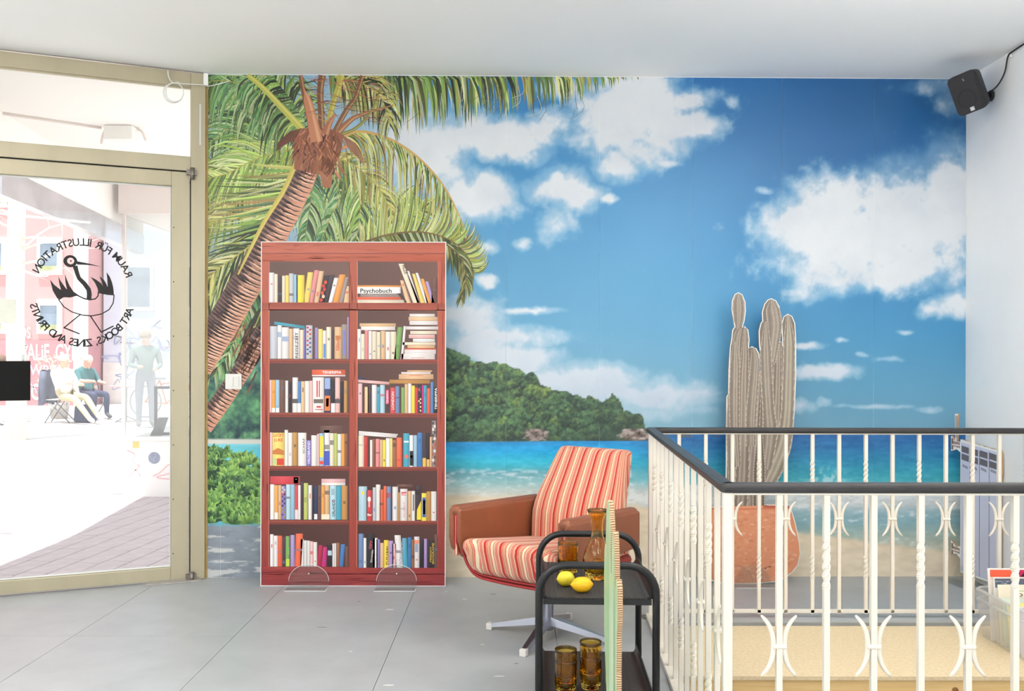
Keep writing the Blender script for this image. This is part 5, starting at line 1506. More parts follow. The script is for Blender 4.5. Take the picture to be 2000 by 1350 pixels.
def subdiv_rbox(x0, x1, y0, y1, z0, z1, r, fn, cuts=6, seg=4):
    bm = bmesh.new(); bmesh.ops.create_cube(bm, size=1.0)
    for p in bm.verts: p.co = Vector(((x0 + x1) / 2 + p.co.x * (x1 - x0), (y0 + y1) / 2 + p.co.y * (y1 - y0), (z0 + z1) / 2 + p.co.z * (z1 - z0)))
    bmesh.ops.bevel(bm, geom=bm.edges[:] + bm.verts[:], offset=r, segments=seg, profile=.5, affect='EDGES')
    big = [e_ for e_ in bm.edges if e_.calc_length() > 2.2 * r]
    bmesh.ops.subdivide_edges(bm, edges=big, cuts=cuts, use_grid_fill=True)
    q = MB(); q.smooth = True; q.bm(bm, fn); return q
def f_seat(p):
    x, y, z = p; t = (y + .32) / .56; z += .045 - .075 * t                       # rises to the front
    h = (.425 - p.z) / .163
    x *= 1 - .22 * max(0, h) ** 2.2                                           # bucket-like lower corners
    if p.z > .40: z += .012 * (1 - (x / .27) ** 2)
    return (x, y + (.05 * max(0, h) ** 2 if p.y < -.25 else 0), z)
subdiv_rbox(-.262, .262, -.325, .24, .262, .425, .04, f_seat).build('seat_cushion', M_fab, ch)
def f_back(p):
    x, y, z = p; h = z - .36
    hwid = np.interp(h, [0, .2, .46], [.25, .25, .198]); x = x / .25 * float(hwid)
    yo = float(np.interp(h, [0, .16, .24, .46], [.0, .008, .035, .165])); bul = .012 * (1 - (p.x / .25) ** 2)
    return (x, y + yo - (bul if p.y < .24 else 0), z)
subdiv_rbox(-.25, .25, .195, .285, .36, .835, .03, f_back, cuts=8).build('backrest', M_fab, ch)
for s in (-1, 1):
    ar = bpy.data.objects.new('armrest', None); link(ar, ch)
    def f_arm(p, s=s):
        x, y, z = p
        if y < -.2: x += s * -.006 * 0
        if z < .46 and y < -.12: y += .02 * (.46 - z) / .06
        z += .012 * (-(y) / .3) if z > .5 else 0
        return (x, y, z)
    subdiv_rbox(s * .262 if s > 0 else -.290, s * .290 if s > 0 else -.262, -.312, .235 if s > 0 else .32, .375, .588, .013, f_arm, cuts=5).build('inner_pad', M_leather, ar)
    subdiv_rbox(s * .300 if s > 0 else -.330, s * .330 if s > 0 else -.300, -.318, .275, .405, .588, .014, f_arm, cuts=5).build('outer_pad', M_leather, ar)
    x0, x1 = (.268, .326) if s > 0 else (-.326, -.268)
    subdiv_rbox(x0, x1, -.318, .27 if s > 0 else .34, .552, .602, .022, lambda p: (p.x, p.y, p.z + .012 * (-(p.y) / .3)), cuts=5).build('top_pad', M_leather, ar)
    q = MB(); q.rbox(s * .295 - .008, s * .295 + .008, -.306, .22, .385, .575, r=.004, seg=2); q.build('shell_edge', M_fab, ar)
    q = MB()
    for dx in (-.008, .008): q.tube([(s * .295 + dx, -.308, .575), (s * .295 + dx, -.309, .45), (s * .285 + dx, -.300, .40)], .0035, n=6)
    q.build('piping', M_pip, ar)
q = MB(); q.smooth = True
q2 = subdiv_rbox(-.30, .30, -.262, .30, .250, .40, .05, lambda p: (p.x * (1 - .30 * max(0, (.40 - p.z) / .138) ** 1.8), p.y, p.z + .03 - .05 * (p.y + .32) / .56), cuts=6)
q2.build('seat_shell', mat('red_brown_shell_fabric', (146, 60, 54), rough=.9, var=.2, vscale=60), ch)
q = MB()
for dz, yy, rr in ((0, -.262, .007), (.018, -.272, .004)):
    P = catmull([(-.268, yy - .02, .40 + dz), (-.250, yy - .01, .345 + dz), (-.205, yy, .300 + dz), (-.10, yy + .006, .288 + dz), (.10, yy + .006, .288 + dz), (.205, yy, .300 + dz), (.250, yy - .01, .345 + dz), (.268, yy - .02, .40 + dz)], 40)
    q.tube([tuple(p) for p in P], rr, n=8)
q.build('front_piping', M_pip, ch)
q = MB(); q.smooth = True; q.lathe([(.0001, .035), (.026, .035), (.027, .04), (.027, .20), (.034, .205), (.034, .275), (.0001, .275)], 24); q.build('column', M_chrome, ch)
q = MB(); q.rbox(-.12, .12, -.12, .12, .258, .278, r=.004, seg=2); q.build('mounting_plate', mat('black_steel', (30, 30, 32), rough=.5), ch)
M_glide = mat('white_glide', (224, 220, 214), rough=.5)
for k in range(4):
    a = math.radians(-23 + 90 * k + 37.2)
    M = Matrix.Rotation(a, 4, 'Z')
    lg = MB()
    secs = [(.02, .022, .058, .095), (.05, .023, .055, .088), (.29, .014, .012, .030)]
    vs = []
    for x, w, z0, z1 in secs: vs += [M @ Vector((x, -w, z0)), M @ Vector((x, w, z0)), M @ Vector((x, w * .75, z1)), M @ Vector((x, -w * .75, z1))]
    fs = [(0, 3, 2, 1), (8, 9, 10, 11)]
    for i in range(2):
        for j in range(4): fs.append((i * 4 + j, i * 4 + (j + 1) % 4, i * 4 + 4 + (j + 1) % 4, i * 4 + 4 + j))
    lg.add(vs, fs); o = lg.build('leg', M_chrome, ch)
    q = MB(); q.rbox(.276, .305, -.0155, .0155, 0, .031, r=.003, seg=2, M=M); q.build('glide', M_glide, o)

# ------------------------------------------------------------------ black serving trolley
M_blk = mat('black_tube_enamel', (26, 26, 28), rough=.38, var=.15, vscale=30)
def ribbed():
    m = mat('black_ribbed_mat', (44, 42, 42), rough=.6)
    nt = m.node_tree; b = nt.nodes['Principled BSDF']; tc = nt.nodes.new('ShaderNodeTexCoord'); w = nt.nodes.new('ShaderNodeTexWave'); w.bands_direction = 'X'; w.inputs['Scale'].default_value = 62
    nt.links.new(tc.outputs['Object'], w.inputs['Vector']); r = nt.nodes.new('ShaderNodeValToRGB'); r.color_ramp.elements[0].color = (*lin((26, 25, 25)), 1); r.color_ramp.elements[1].color = (*lin((78, 74, 72)), 1)
    nt.links.new(w.outputs['Fac'], r.inputs['Fac']); nt.links.new(r.outputs['Color'], b.inputs['Base Color'])
    bp = nt.nodes.new('ShaderNodeBump'); bp.inputs['Strength'].default_value = .6; bp.inputs['Distance'].default_value = .003; nt.links.new(w.outputs['Fac'], bp.inputs['Height']); nt.links.new(bp.outputs['Normal'], b.inputs['Normal'])
    return m
M_rib = ribbed()
TR = Vector((.297, 3.28, 0)); TRZ = math.radians(-1.8)
tr = thing('serving_trolley', 'black tubular serving trolley with two ribbed trays beside the railing', 'trolley', TR[:], TRZ)
for y in (-.27, .27):
    rr = .095; zt = .595 - .0125; xt = .1965
    pts = [(-xt, y, .055), (-xt, y, zt - rr)] + [(-xt + rr - rr * math.cos(a), y, zt - rr + rr * math.sin(a)) for a in np.linspace(.15, PI / 2, 9)] + [(xt - rr + rr * math.sin(a), y, zt - rr + rr * math.cos(a)) for a in np.linspace(0, PI / 2 - .15, 9)] + [(xt, y, zt - rr), (xt, y, .055)]
    q = MB(); q.tube(pts, .0128, n=14); q.build('hoop_frame', M_blk, tr)
for z in (.4716, .12):
    ty = bpy.data.objects.new('tray', None); link(ty, tr)
    q = MB(); q.box(-.182, .182, -.268, .268, z - .022, z - .004); q.build('tray_pan', M_blk, ty)
    q = MB(); q.box(-.172, .172, -.262, .262, z - .004, z); q.build('ribbed_mat', M_rib, ty)
    for s in (-1, 1):
        q = MB(); q.prism([(s * .165, z), (s * .176, z + .004), (s * .184, z + .018), (s * .186, z + .034), (s * .190, z + .034), (s * .190, z - .004), (s * .165, z - .004)], -.256, .256, lambda a, b, d: (a, d, b)); q.build('side_lip', M_blk, ty)
for sx_ in (-1, 1):
    for y in (-.27, .27):
        cs = bpy.data.objects.new('caster', None); link(cs, tr)
        x = sx_ * .1965
        q = MB(); q.tube([(x - .012, y + .02, .027), (x + .012, y + .02, .027)], .027, n=18); q.build('wheel', mat('black_rubber', (32, 31, 32), rough=.55), cs)
        q = MB(); q.tube([(x, y, .075), (x, y, .045), (x, y + .012, .035)], .008, n=8); q.build('fork', M_blk, cs)
def trp(x, y):                                           # trolley plan -> world
    c, s = math.cos(TRZ), math.sin(TRZ); return (TR.x + c * x - s * y, TR.y + s * x + c * y)
def amber():
    m = mat('amber_glass', (228, 160, 44), rough=.03, trans=1.0, ior=1.45)
    m.node_tree.nodes['Principled BSDF'].inputs['Base Color'].default_value = (.98, .70, .15, 1)
    return m
M_amb = amber()
def tumbler_mesh():
    q = MB(); q.smooth = True
    H, r0, r1 = .112, .034, .0385
    def rip(th, z, r):
        if .008 < z < .078 and r > .030: return r + .0011 * math.sin(14 * th + 2.2 * math.sin(z * 160)) + .0006 * math.sin(31 * th + z * 300)
        return r
    out = [(.0001, 0), (.026, 0), (.032, .003), (.0345, .010), (.0352, .018), (.0368, .030), (.0374, .045), (.0376, .060), (.0378, .072), (.0372, .080), (.0380, .088), (.0384, .105), (.0385, .112), (.0375, .1135), (.0362, .112), (.036, .10), (.0352, .085), (.0348, .06), (.034, .03), (.030, .014), (.0001, .012)]
    q.lathe(out, 56, ripple=rip); return q.mesh('tumbler', M_amb)
ME_T = tumbler_mesh()
def tumbler(x, y, z, label):
    X, Y = trp(x, y)
    t = thing('amber_tumbler', label, 'glass', (X, Y, z), group='amber tumblers on the trolley')
    put('bowl', ME_T, t, (0, 0, 0), R.uniform(0, 3))
    q = MB(); q.tube([(.0373 * math.cos(a), .0373 * math.sin(a), .1125) for a in np.linspace(0, 2 * PI, 33)[:-1]], .0013, n=6, closed=True)
    q.build('rim', M_amb, t)
tumbler(-.088, .085, .4722, 'amber pressed-glass tumbler on the upper tray beside the carafe')
tumbler(-.103, -.175, .1208, 'lower amber tumbler of the front stack on the lower tray')
tumbler(-.103, -.175, .1208 + .0365, 'upper amber tumbler of the front stack on the lower tray')
tumbler(-.015, -.135, .1208, 'lower amber tumbler of the rear stack on the lower tray')
tumbler(-.015, -.135, .1208 + .052, 'upper amber tumbler of the rear stack on the lower tray')
X, Y = trp(.016, 0.0)
cf = thing('amber_carafe', 'amber glass carafe with flared mouth on the upper trolley tray', 'carafe', (X, Y, .4722))
q = MB(); q.smooth = True
def ripc(th, z, r):
    if .012 < z < .118 and r > .02: return r + .0016 * math.sin(13 * th + 2.4 * math.sin(z * 110)) + .0009 * math.sin(29 * th + z * 260)
    return r
oc = [(.0001, 0), (.034, 0), (.040, .004), (.0435, .014), (.0445, .022), (.047, .034), (.0505, .05), (.052, .066), (.050, .084), (.044, .104), (.036, .122), (.0275, .140), (.0228, .158), (.0212, .175), (.0215, .195), (.0235, .212), (.028, .228), (.034, .242), (.0365, .250), (.0355, .2525), (.0335, .250),
      (.031, .240), (.0255, .227), (.021, .212), (.019, .195), (.0188, .175), (.0203, .158), (.025, .140), (.0335, .122), (.0415, .104), (.0475, .084), (.0495, .066), (.048, .05), (.0445, .034), (.040, .02), (.0001, .014)]
q.lathe(oc, 60, ripple=ripc); q.build('body', M_amb, cf)
q = MB(); q.tube([(.036 * math.cos(a), .036 * math.sin(a), .2515) for a in np.linspace(0, 2 * PI, 41)[:-1]], .0016, n=6, closed=True); q.build('lip', M_amb, cf)
q = MB(); q.lathe([(.0001, .0142), (.0392, .0202), (.0435, .034), (.047, .05), (.0484, .066), (.0464, .084), (.0405, .1035), (.0001, .1035)], 32); q.smooth = True
def lemon(label, x, y, ang, sx, col):
    X, Y = trp(x, y)
    t = thing('lemon', label, 'lemon', (X, Y, .4722 + .0262), ang, group='lemons on the upper tray')
    q = MB(); q.smooth = True
    prof = []
    for k in range(21):
        u = -1 + 2 * k / 20; a = abs(u); r = .0262 * math.sqrt(max(0, 1 - a ** 2.6)) if a < .999 else 0
        prof.append((max(r, .0001), u * .033 * sx))
    prof[0] = (.0001, -.0405 * sx); prof[1] = (.006, -.0355 * sx); prof[-1] = (.0001, .0385 * sx); prof[-2] = (.007, .0345 * sx)
    q.lathe(prof, 28)
    q.v = [(z, y_, x_) for (x_, y_, z) in q.v]
    q.build('peel', mat('lemon_peel_%d' % col[2], col, rough=.4, var=.06, vscale=30, bump=.25, bscale=320), t)
    q = MB(); q.smooth = True; q.lathe([(.0001, -.0425 * sx), (.003, -.0415 * sx), (.0035, -.0395 * sx), (.0001, -.039 * sx)], 8); q.v = [(z, y_, x_) for (x_, y_, z) in q.v]
    q.build('stem_scar', mat('lemon_scar', (150, 130, 60), rough=.8), t)
lemon('greenish yellow lemon behind the other on the upper trolley tray', -.102, -.112, math.radians(24), .92, (226, 206, 52))
lemon('bright yellow lemon nearest the front of the upper trolley tray', -.048, -.192, math.radians(8), 1.04, (244, 188, 24))

# ------------------------------------------------------------------ wall loudspeaker
f_ = Vector((-.66, -.66, -.35)).normalized(); r0 = (-f_).cross(Vector((0, 0, 1))).normalized(); u0 = r0.cross(-f_).normalized()
th_ = math.radians(12); up_ = u0 * math.cos(th_) - r0 * math.sin(th_); r_ = (-f_).cross(up_).normalized()
MS = Matrix(((r_.x, -f_.x, up_.x, 0), (r_.y, -f_.y, up_.y, 0), (r_.z, -f_.z, up_.z, 0), (0, 0, 0, 1)))
sp = thing('loudspeaker', 'small black loudspeaker tilted in the upper corner by the white wall', 'speaker', (2.515, 4.925, 2.748))
sp.rotation_euler = MS.to_euler()
M_spk = mat('black_speaker_plastic', (42, 41, 44), rough=.55, bump=.1, bscale=200); M_gr = mat('black_speaker_grille', (50, 49, 52), rough=.75, bump=.3, bscale=600)
q = MB(); q.smooth = True; q.rbox(-.072, .072, -.058, .07, -.11, .11, r=.026, seg=4, fn=lambda p: (p.x * (1 - .10 * max(0, p.y + .03) / .1), p.y, p.z * (1 - .08 * max(0, p.y + .03) / .1))); q.build('cabinet', M_spk, sp)
def rrect(hx_, hz_, r): return [(sx * (hx_ - r) + r * math.cos(a), sz * (hz_ - r) + r * math.sin(a)) for sx, sz, a0 in ((1, 1, 0), (-1, 1, PI / 2), (-1, -1, PI), (1, -1, 1.5 * PI)) for a in np.linspace(a0, a0 + PI / 2, 7)]
q = MB(); q.prism(rrect(.070, .108, .026), -.074, -.056, lambda a, b, d: (a, d, b)); q.prism(rrect(.066, .104, .024), -.078, -.074, lambda a, b, d: (a, d, b)); q.build('grille', M_gr, sp)
q = MB(); q.tube([(.046 * math.cos(a), -.0785, -.03 + .046 * math.sin(a)) for a in np.linspace(0, 2 * PI, 37)[:-1]], .0022, n=6, closed=True); q.build('woofer_ring', M_spk, sp)
q = MB(); q.tube([(-.025, -.0782, .062), (-.025, -.0795, .062)], .013, n=16); q.build('tweeter_disc', M_spk, sp)
q = MB(); q.box(-.002, .020, -.0805, -.078, -.100, -.078); q.build('badge', mat('silver_badge', (186, 190, 190), rough=.3, metal=.4), sp)
pb = PB(lambda a, b, L: (a, -.0808 - L, -b)); pb.text('JBL', .0005, .0925, .008, (250, 250, 250), w=.017); pb.build('badge_lettering', sp, mat_print('board_print'))
q = MB()
for x, z in ((.012, .078), (.014, .070)): q.tube([(x, -.078, z), (x, -.080, z)], .0028, n=8)
q.build('indicator', mat('silver_badge', (186, 190, 190)), sp)
Mi = MS.inverted()
q = MB(); a = Mi @ Vector((.1525, .06, -.005)); q.tube([(0, .06, 0), tuple((Mi @ Vector((.10, .05, 0)))), tuple(a)], .011, n=10); q.tube([tuple(Mi @ Vector((.140, .06, -.005))), tuple(a)], .03, n=14); q.build('wall_bracket', M_spk, sp)
t = thing('speaker_cable', 'black cable rising from the loudspeaker to the ceiling edge', 'cable', (2.64, 4.7, 2.8))
q = MB(); P = catmull([(2.60, 4.93, 2.735), (2.635, 4.88, 2.76), (2.652, 4.83, 2.82), (2.655, 4.80, 2.90), (2.655, 4.74, 2.912), (2.655, 4.5, 2.915), (2.655, 3.6, 2.915), (2.655, 2.4, 2.915)], 60)
q.tube([tuple(Vector(p) - Vector(t.location)) for p in P], .0042, n=8); q.build('sheath', mat('black_cable', (26, 25, 27), rough=.5), t)
q = MB(); q.rbox(-.006, .006, -.006, .006, -.006, .006, r=.002, seg=1); o = q.build('clip', mat('white_plastic', (232, 230, 224)), t); o.location = Vector((2.658, 4.78, 2.895)) - Vector(t.location)
# ------------------------------------------------------------------ the street beyond the glazed front
GZ = -.02
M_street = mat('sunlit_asphalt', (196, 194, 192), rough=.9, var=.05, vscale=.6)
M_pave = mat('mauve_clinker', (186, 174, 178), rough=.85, var=.12, vscale=9)
M_white = mat('white_render', (240, 238, 236), rough=.85)
q = MB(); q.box(-60, 30, -40, 70, GZ - .35, GZ - .06)
o = struct(q.build('ground', M_street))
# the ground slab must not fill the stairwell: keep it as a ring round the building
q = MB()
p4 = fac(FLOOR_T, 0)
for (x0, x1, y0, y1) in ((-60, LX - .26, -40, 70), (WR.x + .26, 30, -40, 70), (LX - .26, WR.x + .26, 5.6, 70), (LX - .26, WR.x + .26, -40, BACK - .01)):
    q.box(x0, x1, y0, y1, GZ - .3, GZ)
tri_ = [(LX - .26, LY), (p4.x - .02, p4.y + .05), (WL.x - .03, WL.y + .08), (WL.x - .03, 5.6), (LX - .26, 5.6)]
q.prism(tri_, GZ - .3, GZ)
bpy.data.objects.remove(o)
street = struct(q.build('street', M_street))
# clinker pavers laid in courses in front of the door, in the shade of the soffit
pav = struct(bpy.data.objects.new('pavement', None)); link(pav)
cdir = Vector((.09, 1.0, 0)).normalized(); ndir = Vector((-cdir.y, cdir.x, 0))
q = MB(); PL_, PW_ = .36, .165
q.rbox(0, PL_ - .012, 0, PW_ - .012, 0, .012, r=.004, seg=1)
ME_PAV = q.mesh('paver', M_pave)
org = Vector((WL.x, WL.y, 0)); cnt = 0; cand = []
for i in range(-20, 40):
    for j in range(-20, 24):
        off = (i % 2) * PL_ * .5 + (i * .11) % .2
        p = org + ndir * (i * PW_) + cdir * (j * PL_ + off)
        c_ = p + cdir * PL_ / 2 + ndir * PW_ / 2
        s = (c_ - WL).dot(FN)
        if s > -.32 or c_.y > 9.6 or c_.y < 2.5: continue
        if not (-.64 * c_.y < c_.x < -.36 * c_.y): continue
        if c_.x < -3.72: continue
        cand.append((c_.length, p))
cand.sort(key=lambda a: a[0])
rz = math.atan2(cdir.y, cdir.x)
for d_, p in cand[:300]:
    put('paver', ME_PAV, pav, (p.x, p.y, GZ), rz)

# soffit, fascia and the building over the recessed entrance
M_sof = mat('white_soffit', (246, 242, 238), rough=.9)
q = MB(); q.prism([(WL.x + .05, WL.y + .05), (-2.15, 9.4), (-3.86, 9.4), (-3.38, 5.9), (-3.38, 4.62), (p4.x, p4.y + .06)], 2.90, 3.4)
struct(q.build('roof_soffit', M_sof))
fas = tag(thing('fascia_beam', 'metal faced beam edging the white soffit outside the door', 'beam', (-3.5, 6.5, 2.35)))
q = MB(); q.prism([(-3.36 + 3.5, 4.3 - 6.5), (-3.36 + 3.5, 5.9 - 6.5), (-3.82 + 3.5, 9.3 - 6.5), (-3.90 + 3.5, 9.3 - 6.5), (-3.44 + 3.5, 5.9 - 6.5), (-3.44 + 3.5, 4.3 - 6.5)], .0, .19); q.build('metal_face', mat('polished_fascia_metal', (206, 208, 216), rough=.18, metal=.85, var=.25, vscale=2.2), fas)
q = MB(); q.prism([(-3.37 + 3.5, 4.3 - 6.5), (-3.37 + 3.5, 5.9 - 6.5), (-3.83 + 3.5, 9.3 - 6.5), (-3.89 + 3.5, 9.3 - 6.5), (-3.43 + 3.5, 5.9 - 6.5), (-3.43 + 3.5, 4.3 - 6.5)], .19, .56); q.build('upper_band', M_sof, fas)
# conduit and junction box under the soffit
t = thing('junction_box', 'small grey junction box with bent conduit under the soffit', 'box', (-2.75, 6.3, 2.84))
q = MB(); q.rbox(-.10, .10, -.06, .06, -.04, .058, r=.008, seg=2); q.build('housing', mat('pale_grey_plastic', (234, 232, 228), rough=.6), t)
q = MB(); q.tube([tuple(p) for p in catmull([(-.14, 0, -.06), (-.13, 0, .0), (-.10, 0, .04), (.0, .02, .055), (.12, .03, .045), (.16, .03, -.03)], 18)], .009, n=8); q.tube([(-.8, -.5, .05), (-.14, 0, .05)], .008, n=8); q.build('conduit', mat('rusty_conduit', (226, 212, 204), rough=.7), t)

# neighbouring glazed shop bay
bay = thing('shop_bay', 'glazed shop window bay with white plinth beyond the door', 'shop window', (-3.4, 8.6, GZ))
M_bf = mat('pale_bay_frame', (226, 214, 210), rough=.6)
q = MB(); q.rbox(-.20, 1.3, -.33, .9, 0, .53, r=.01, seg=2); q.build('plinth', M_white, bay)
q = MB(); q.rbox(-.23, 1.3, -.36, .9, .53, .565, r=.006, seg=2); q.build('sill', M_white, bay)
M_bg = mat_clear('bay_glass', (.80, .84, .84), gloss=.06, haze=.16)
for nm, pts in (('pane', [(-.19, -.31, .565), (1.3, -.31, .565), (1.3, -.31, 2.62), (-.19, -.31, 2.62)]), ('pane', [(-.19, -.31, .565), (-.19, .88, .565), (-.19, .88, 2.62), (-.19, -.31, 2.62)])):
    q = MB(); q.add(pts, [(0, 1, 2, 3)]); q.build(nm, M_bg, bay)
for x, y in ((-.19, -.31), (-.19, .88)):
    q = MB(); q.rbox(x - .016, x + .016, y - .016, y + .016, .565, 2.62, r=.003, seg=1); q.build('post', M_bf, bay)
q = MB(); q.rbox(-.23, 1.3, -.35, .9, 2.62, 2.90, r=.006, seg=2); q.build('head_beam', M_bf, bay)
q = MB(); q.tube([(.10, -.332, .37), (.10, -.3305, .37)], .055, n=24); q.build('round_sticker', mat('grey_blue_sticker', (140, 148, 170), rough=.6, var=.4, vscale=60), bay)
pb = PB(lambda a, b, L: (a, -.3312 - L, -b)); pb.step = 1e-4
pb.poly([(-.10, -.52), (-.04, -.52), (-.04, -.46), (-.10, -.46)], (222, 206, 120)); pb.k = 1
for pts, w in (([(-.15, -.44), (-.08, -.40), (-.10, -.33), (-.04, -.30), (-.09, -.24), (-.14, -.2)], .012), ([(-.13, -.28), (-.06, -.25), (-.03, -.2)], .01), ([(.09, -.2), (.16, -.24), (.24, -.31), (.27, -.24), (.12, -.19), (.30, -.17)], .012)):
    pb.stroke(catmull(pts, 20), w, (236, 186, 190))
pb.build('graffiti', bay, mat_print('board_print'))
t = thing('picture_frame', 'dark standing picture frame inside the glazed shop bay', 'frame', (-3.27, 8.45, GZ + .566))
q = MB()
for (x0, x1, z0, z1) in ((-.10, -.075, .025, .435), (.14, .165, .025, .435), (-.10, .165, .435, .46), (-.10, .165, 0, .025)): q.box(x0, x1, -.01, .01, z0, z1)
q.build('surround', mat('dark_grey_frame', (70, 74, 84), rough=.5), t)
t = thing('tablet_stand', 'grey tablet leaning on a stand inside the glazed shop bay', 'tablet', (-3.33, 8.38, GZ + .566))
q = MB(); q.prism([(-.05, 0), (.06, 0), (.12, .17), (.03, .17)], -.012, 0, lambda a, b, d: (a, d, b)); q.build('screen', mat('grey_tablet', (96, 100, 108), rough=.4), t)

# red rendered house with windows and graffiti
M_red = mat('faded_red_render', (204, 152, 152), rough=.9, var=.06, vscale=1.2); M_red2 = mat('darker_red_base', (188, 130, 136), rough=.9, var=.12, vscale=2)
M_wf = mat('white_window_frame', (240, 240, 238), rough=.5); M_wg = mat('grey_blue_window_glass', (128, 146, 164), rough=.12, var=.25, vscale=2)
HB = thing('red_house', 'faded red house with white windows and graffiti across the street', 'building', (-13.0, 24.0, GZ))
q = MB(); q.box(-12, 1.53, 0, 8, 1.75, 12.5); q.build('wall', M_red, HB)
q = MB(); q.box(-12, 1.53, -.04, 8, 0, 1.75); q.build('base_wall', M_red2, HB)
for x0, z0, w_, h_ in ((.30, 1.92, .66, .92), (.30, 3.50, .66, 1.0), (-1.15, 1.92, .62, .92), (-1.15, 3.50, .62, 1.0), (-3.0, 1.92, .66, .92), (-3.0, 3.5, .66, 1.0), (.30, 5.3, .66, 1.0), (-1.15, 5.3, .62, 1.0), (-5.0, 1.92, .66, .92), (-5.0, 3.5, .66, 1.0), (-3.0, 5.3, .66, 1.0), (-5.0, 5.3, .66, 1.0), (-7.2, 1.92, .66, .92), (-7.2, 3.5, .66, 1.0)):
    w1 = bpy.data.objects.new('window', None); link(w1, HB)
    q = MB()
    for (a, b, c, d) in ((0, w_, 0, .10), (0, w_, h_ - .16, h_), (0, .07, .10, h_ - .16), (w_ - .12, w_, .10, h_ - .16)): q.box(x0 + a, x0 + b, -.07, 0, z0 + c, z0 + d)
    q.build('frame', M_wf, w1)
    q = MB(); q.box(x0 + .07, x0 + w_ - .12, -.02, 0, z0 + .10, z0 + h_ - .16); q.build('pane', M_wg, w1)
    q = MB(); q.box(x0 + .07, x0 + w_ - .12, -.035, -.02, z0 + .10, z0 + .24); q.build('planter_strip', mat('yellow_green_planter', (160, 164, 120), rough=.8, var=.3, vscale=8), w1)
q = MB(); q.box(1.33, 1.60, -.16, .1, 0, 12.5); q.build('downpipe_pilaster', M_white, HB)
pb = PB(lambda a, b, L: (a, -.045 - L, -b)); pb.step = .002; pb.base = .002
pb.text('SALiF. GYM', -.10, -1.22, .42, (248, 244, 246), w=1.55); pb.text('WRK S', .10, -.82, .26, (196, 190, 222), w=1.0); pb.text('KOS', -.32, -1.80, .30, (246, 226, 228), w=.45)
pb.text('OK', .14, -.16, .42, (236, 220, 226), w=.6)
for k in range(14):
    x = R.uniform(-1.6, 1.2); z = R.uniform(.1, 1.6); pb.stroke(catmull([(x, -z), (x + R.uniform(.1, .3), -z - R.uniform(-.2, .2)), (x + R.uniform(-.1, .3), -z + .25)], 10), .03, R.choice([(246, 230, 232), (206, 196, 222), (232, 190, 196)]))
pb.build('graffiti', HB, mat_print('board_print'))
# pale blue-grey house to its right
HC = thing('pale_house', 'pale blue grey house beside the red house with scribbled wall', 'building', (-9.8, 25.0, GZ))
q = MB(); q.box(-1.6, 7, 0, 8, 0, 12.5); q.build('wall', mat('pale_blue_render', (206, 212, 226), rough=.9, var=.06, vscale=1), HC)
q = MB(); q.box(-1.6, 7, -.03, 0, 0, 1.15); q.build('base_wall', mat('pale_stone_base', (222, 218, 214), rough=.9, var=.1, vscale=3), HC)
for x0 in (-1.0, .4):
    w1 = bpy.data.objects.new('window', None); link(w1, HC)
    q = MB(); q.box(x0, x0 + .8, -.05, 0, 2.6, 3.9); q.build('frame', M_wf, w1); q = MB(); q.box(x0 + .09, x0 + .71, -.06, -.04, 2.7, 3.8); q.build('pane', M_wg, w1)
pb = PB(lambda a, b, L: (a, -.035 - L, -b)); pb.step = .002
for k in range(34):
    x = R.uniform(-1.5, .9); z = R.uniform(.3, 2.2); pb.k = k % 4; pb.stroke(catmull([(x, -z), (x + R.uniform(-.2, .3), -z - R.uniform(-.3, .3)), (x + R.uniform(-.2, .4), -z + R.uniform(-.2, .3)), (x + .3, -z)], 12), .025, R.choice([(160, 170, 206), (190, 160, 190), (130, 150, 190), (216, 206, 214)]))
pb.build('graffiti', HC, mat_print('board_print'))

# street tree
t = thing('street_tree', 'pale barked street tree with bare twigs before the red house', 'tree', (-7.75, 14.0, GZ))
M_bark = mat('pale_bark', (228, 226, 216), rough=.9, col2=(206, 204, 186), vscale=6, stretch=(1, 1, .3), bump=.3, bscale=12)
q = MB(); q.tube([(0, 0, 0), (.01, 0, .8), (-.02, 0, 2), (0, 0, 3.2), (.03, 0, 4.4)], [.17, .135, .13, .125, .12], n=14); q.build('trunk', M_bark, t)
for k in range(9):
    z = R.uniform(2.7, 3.9); a = R.uniform(-.6, .6) + (0 if k % 3 else PI); L = R.uniform(.7, 1.7)
    P = [(0, 0, z)]
    for s in range(5): P.append((P[-1][0] + math.cos(a) * L / 5 + R.uniform(-.04, .04), P[-1][1] + math.sin(a) * L / 5, P[-1][2] + R.uniform(-.10, .18)))
    q = MB(); q.tube(P, [.022, .017, .013, .010, .007, .003], n=6)
    for s in range(2, 6):
        e_ = P[s]; q.tube([e_, (e_[0] + R.uniform(-.2, .35), e_[1] + R.uniform(-.1, .1), e_[2] + R.uniform(-.25, .25))], [.006, .002], n=5)
    q.build('branch', M_bark, t)

